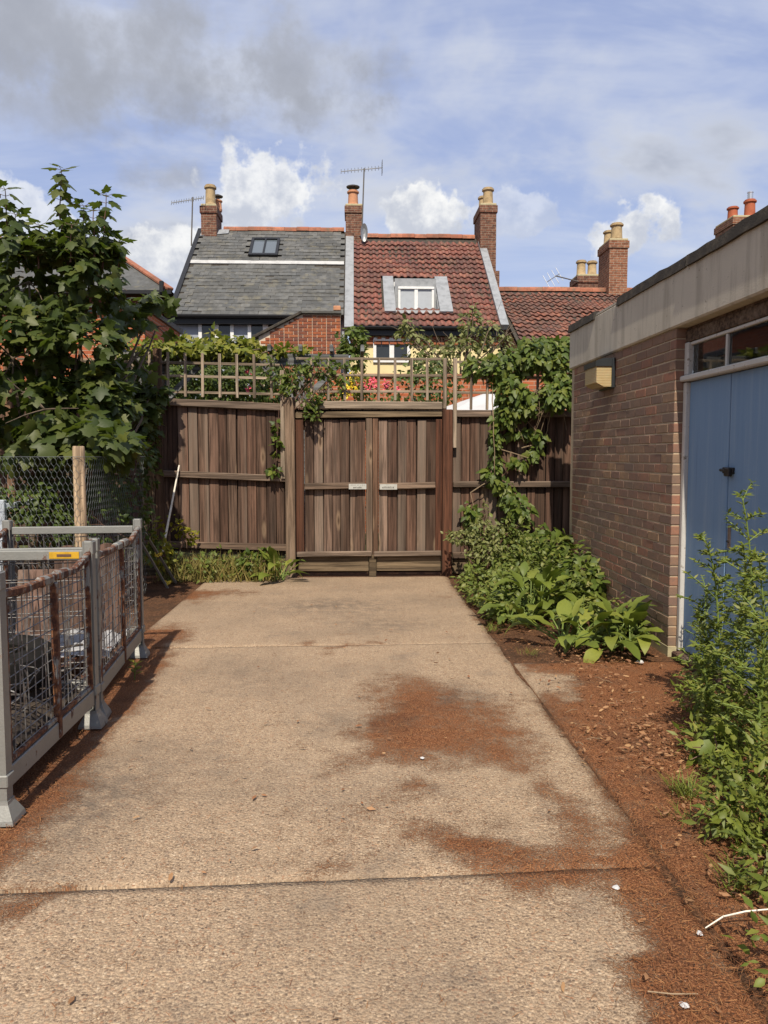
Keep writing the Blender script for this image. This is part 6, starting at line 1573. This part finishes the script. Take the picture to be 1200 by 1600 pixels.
Pq, Oq = clump_points(cl, -0.3, 6, 41, 0.35); k_ = Pq[:, 0] < 2.3; Pq, Oq = Pq[k_], Oq[k_]; Tq, Nq = dress(Pq, Oq, 0.9, -0.1, 0.55, 0.3)
hf = RNG.random(len(Pq)) < 0.62
wd2 = leaf_cloud('low_growth', LANCE_W, Pq[hf], Tq[hf], Nq[hf], 0.048 * (1 + 0.5 * (RNG.random(int(hf.sum())) * 2 - 1)), 'tall_weed_leaf', None, 'stuff'); tag(wd2, 'narrow-leaved low green growth among the tall weeds', 'weeds')
Pq, Tq, Nq = Pq[~hf], Tq[~hf], Nq[~hf]
wd = leaf_cloud('low_growth', OVATE, Pq, Tq, Nq, 0.030 * (1 + 0.5 * (RNG.random(len(Pq)) * 2 - 1)), 'tall_weed_leaf', None, 'stuff'); tag(wd, 'round-leaved low green growth around the feet of the tall weeds', 'weeds')
shrub('round_leaved_weed', 'lime green round-leaved weed at the edge of the leaf litter', [(*gnd(1120, 1200)[:2], 0.10, 0.14, 0.10, 0.09, 46)], IVY, 0.065, 'broad_leaf', 'weed', gap=-1, seed=5)

def grass_tuft(label, px, py, n, h, mat='tall_weed_leaf'):
    c = gnd(px, py); X_ = RNG.normal(size=n) * 0.035 + c.x; Y_ = RNG.normal(size=n) * 0.035 + c.y
    P_ = np.stack([X_, Y_, np.zeros(n)], 1); a = RNG.random(n) * 6.283; T_ = np.stack([np.cos(a) * 0.8, np.sin(a) * 0.8, 0.7 + 0.4 * RNG.random(n)], 1)
    th = thing('grass_tuft', label, 'grass', c); o = leaf_cloud('blades', BLADE, P_, T_, np.stack([-np.cos(a), -np.sin(a), np.ones(n)], 1), h * (0.6 + 0.7 * RNG.random(n)), mat, th); o['kind'] = 'stuff'
grass_tuft('spreading grass tuft among the dry leaves beside the drive', 1075, 1243, 130, 0.11)
grass_tuft('small grass tuft below the larger one in the leaf litter', 1066, 1278, 40, 0.07)
grass_tuft('thin grass tuft by the edge of the low weeds', 1150, 1385, 60, 0.12)
grass_tuft('tiny grass tuft at the corner of the concrete apron', 830, 1022, 60, 0.06)
grass_tuft('grass tuft fringing the weed bed by the concrete edge', 770, 985, 70, 0.09)
sd_ = gnd(210, 1062); th = thing('seedling', 'small lone seedling growing beside the rusty cage', 'seedling', sd_); m_ = MB()
m_.tube([sd_, sd_ + Vector((0.01, 0, 0.11))], 0.004, 5).build('stem', 'stem_green', th)
a = np.arange(10) * 2.4; zs = np.linspace(0.04, 0.115, 10)
leaf_cloud('leaves', OVATE, np.stack([np.full(10, sd_.x + 0.008), np.full(10, sd_.y), zs], 1), np.stack([np.cos(a), np.sin(a), np.full(10, 0.5)], 1), np.stack([-np.cos(a) * .4, -np.sin(a) * .4, np.ones(10)], 1), 0.055, 'yellow_weed_leaf', th)

# --- small things on the ground
pb = thing('pale_block', 'pale concrete block lying at the foot of the right gate post', 'block', gnd(722, 893))
q = gnd(720, 893); MB().obox(q + Vector((0.06, 0.05, 0.045)), (0.40, 0.16, 0.09), Matrix.Rotation(0.55, 3, 'Z') @ Matrix.Rotation(0.10, 3, 'Y'), 0.015).build('body', 'stone_pale', pb)
def chip(label, px, py, r, mat='white_sheet'):
    c = gnd(px, py); V = [c + Vector((r * math.cos(a) * random.uniform(.6, 1.2), r * math.sin(a) * random.uniform(.6, 1.2), 0.006)) for a in np.linspace(0, 6.283, 9)[:-1]]
    V2 = [p.lerp(c, 0.45) + Vector((0, 0, r * 0.45 + random.uniform(0, r * 0.2))) for p in V]
    th = thing('pale_pebble', label, 'pebble', c); MB().add(V + V2, [(i, (i + 1) % 8, 8 + (i + 1) % 8, 8 + i) for i in range(8)] + [tuple(range(8, 16))]).build('stone', mat, th)
chip('white pebble on the needle litter at the joint of the drive', 963, 1389, 0.015); chip('small white pebble in the needle patch on the drive', 660, 1186, 0.013)
chip('greyish white stone far out on the thick needle litter', 1068, 1574, 0.014); chip('small pale stone near the fallen dry stalk', 1093, 1461, 0.013)
chip('pale stone at the foot of the shed corner weeds', 1000, 1036, 0.030)
ds_ = thing('dry_stalk', 'dry straw coloured stalk lying over the litter by the low growth', 'stalk', gnd(1150, 1435))
MB().tube([gnd(1102, 1450, 0.012), gnd(1130, 1432, 0.03), gnd(1165, 1424, 0.05), gnd(1230, 1418, 0.07)], [0.002, 0.003, 0.003, 0.002], 5).build('straw', 'cane_white', ds_)
ds_ = thing('dry_twig', 'thin bent twig lying on the needle litter', 'twig', gnd(1060, 1552))
MB().tube([gnd(1012, 1549, 0.012), gnd(1050, 1553, 0.016), gnd(1090, 1553, 0.012)], 0.0022, 4).build('straw', 'twig', ds_)
m_ = MB()
for _ in range(26):
    x = random.uniform(1.1, 1.9); y = random.uniform(1.6, 5.2); a = random.uniform(0, 3.14); l = random.uniform(0.03, 0.10)
    m_.tube([(x, y, 0.012), (x + math.cos(a) * l / 2, y + math.sin(a) * l / 2, 0.02), (x + math.cos(a) * l, y + math.sin(a) * l, 0.012)], 0.0015, 4)
o = m_.build('small_twigs', 'twig'); o['kind'] = 'stuff'; tag(o, 'scattered small dry twigs on the litter beside the drive', 'twigs')
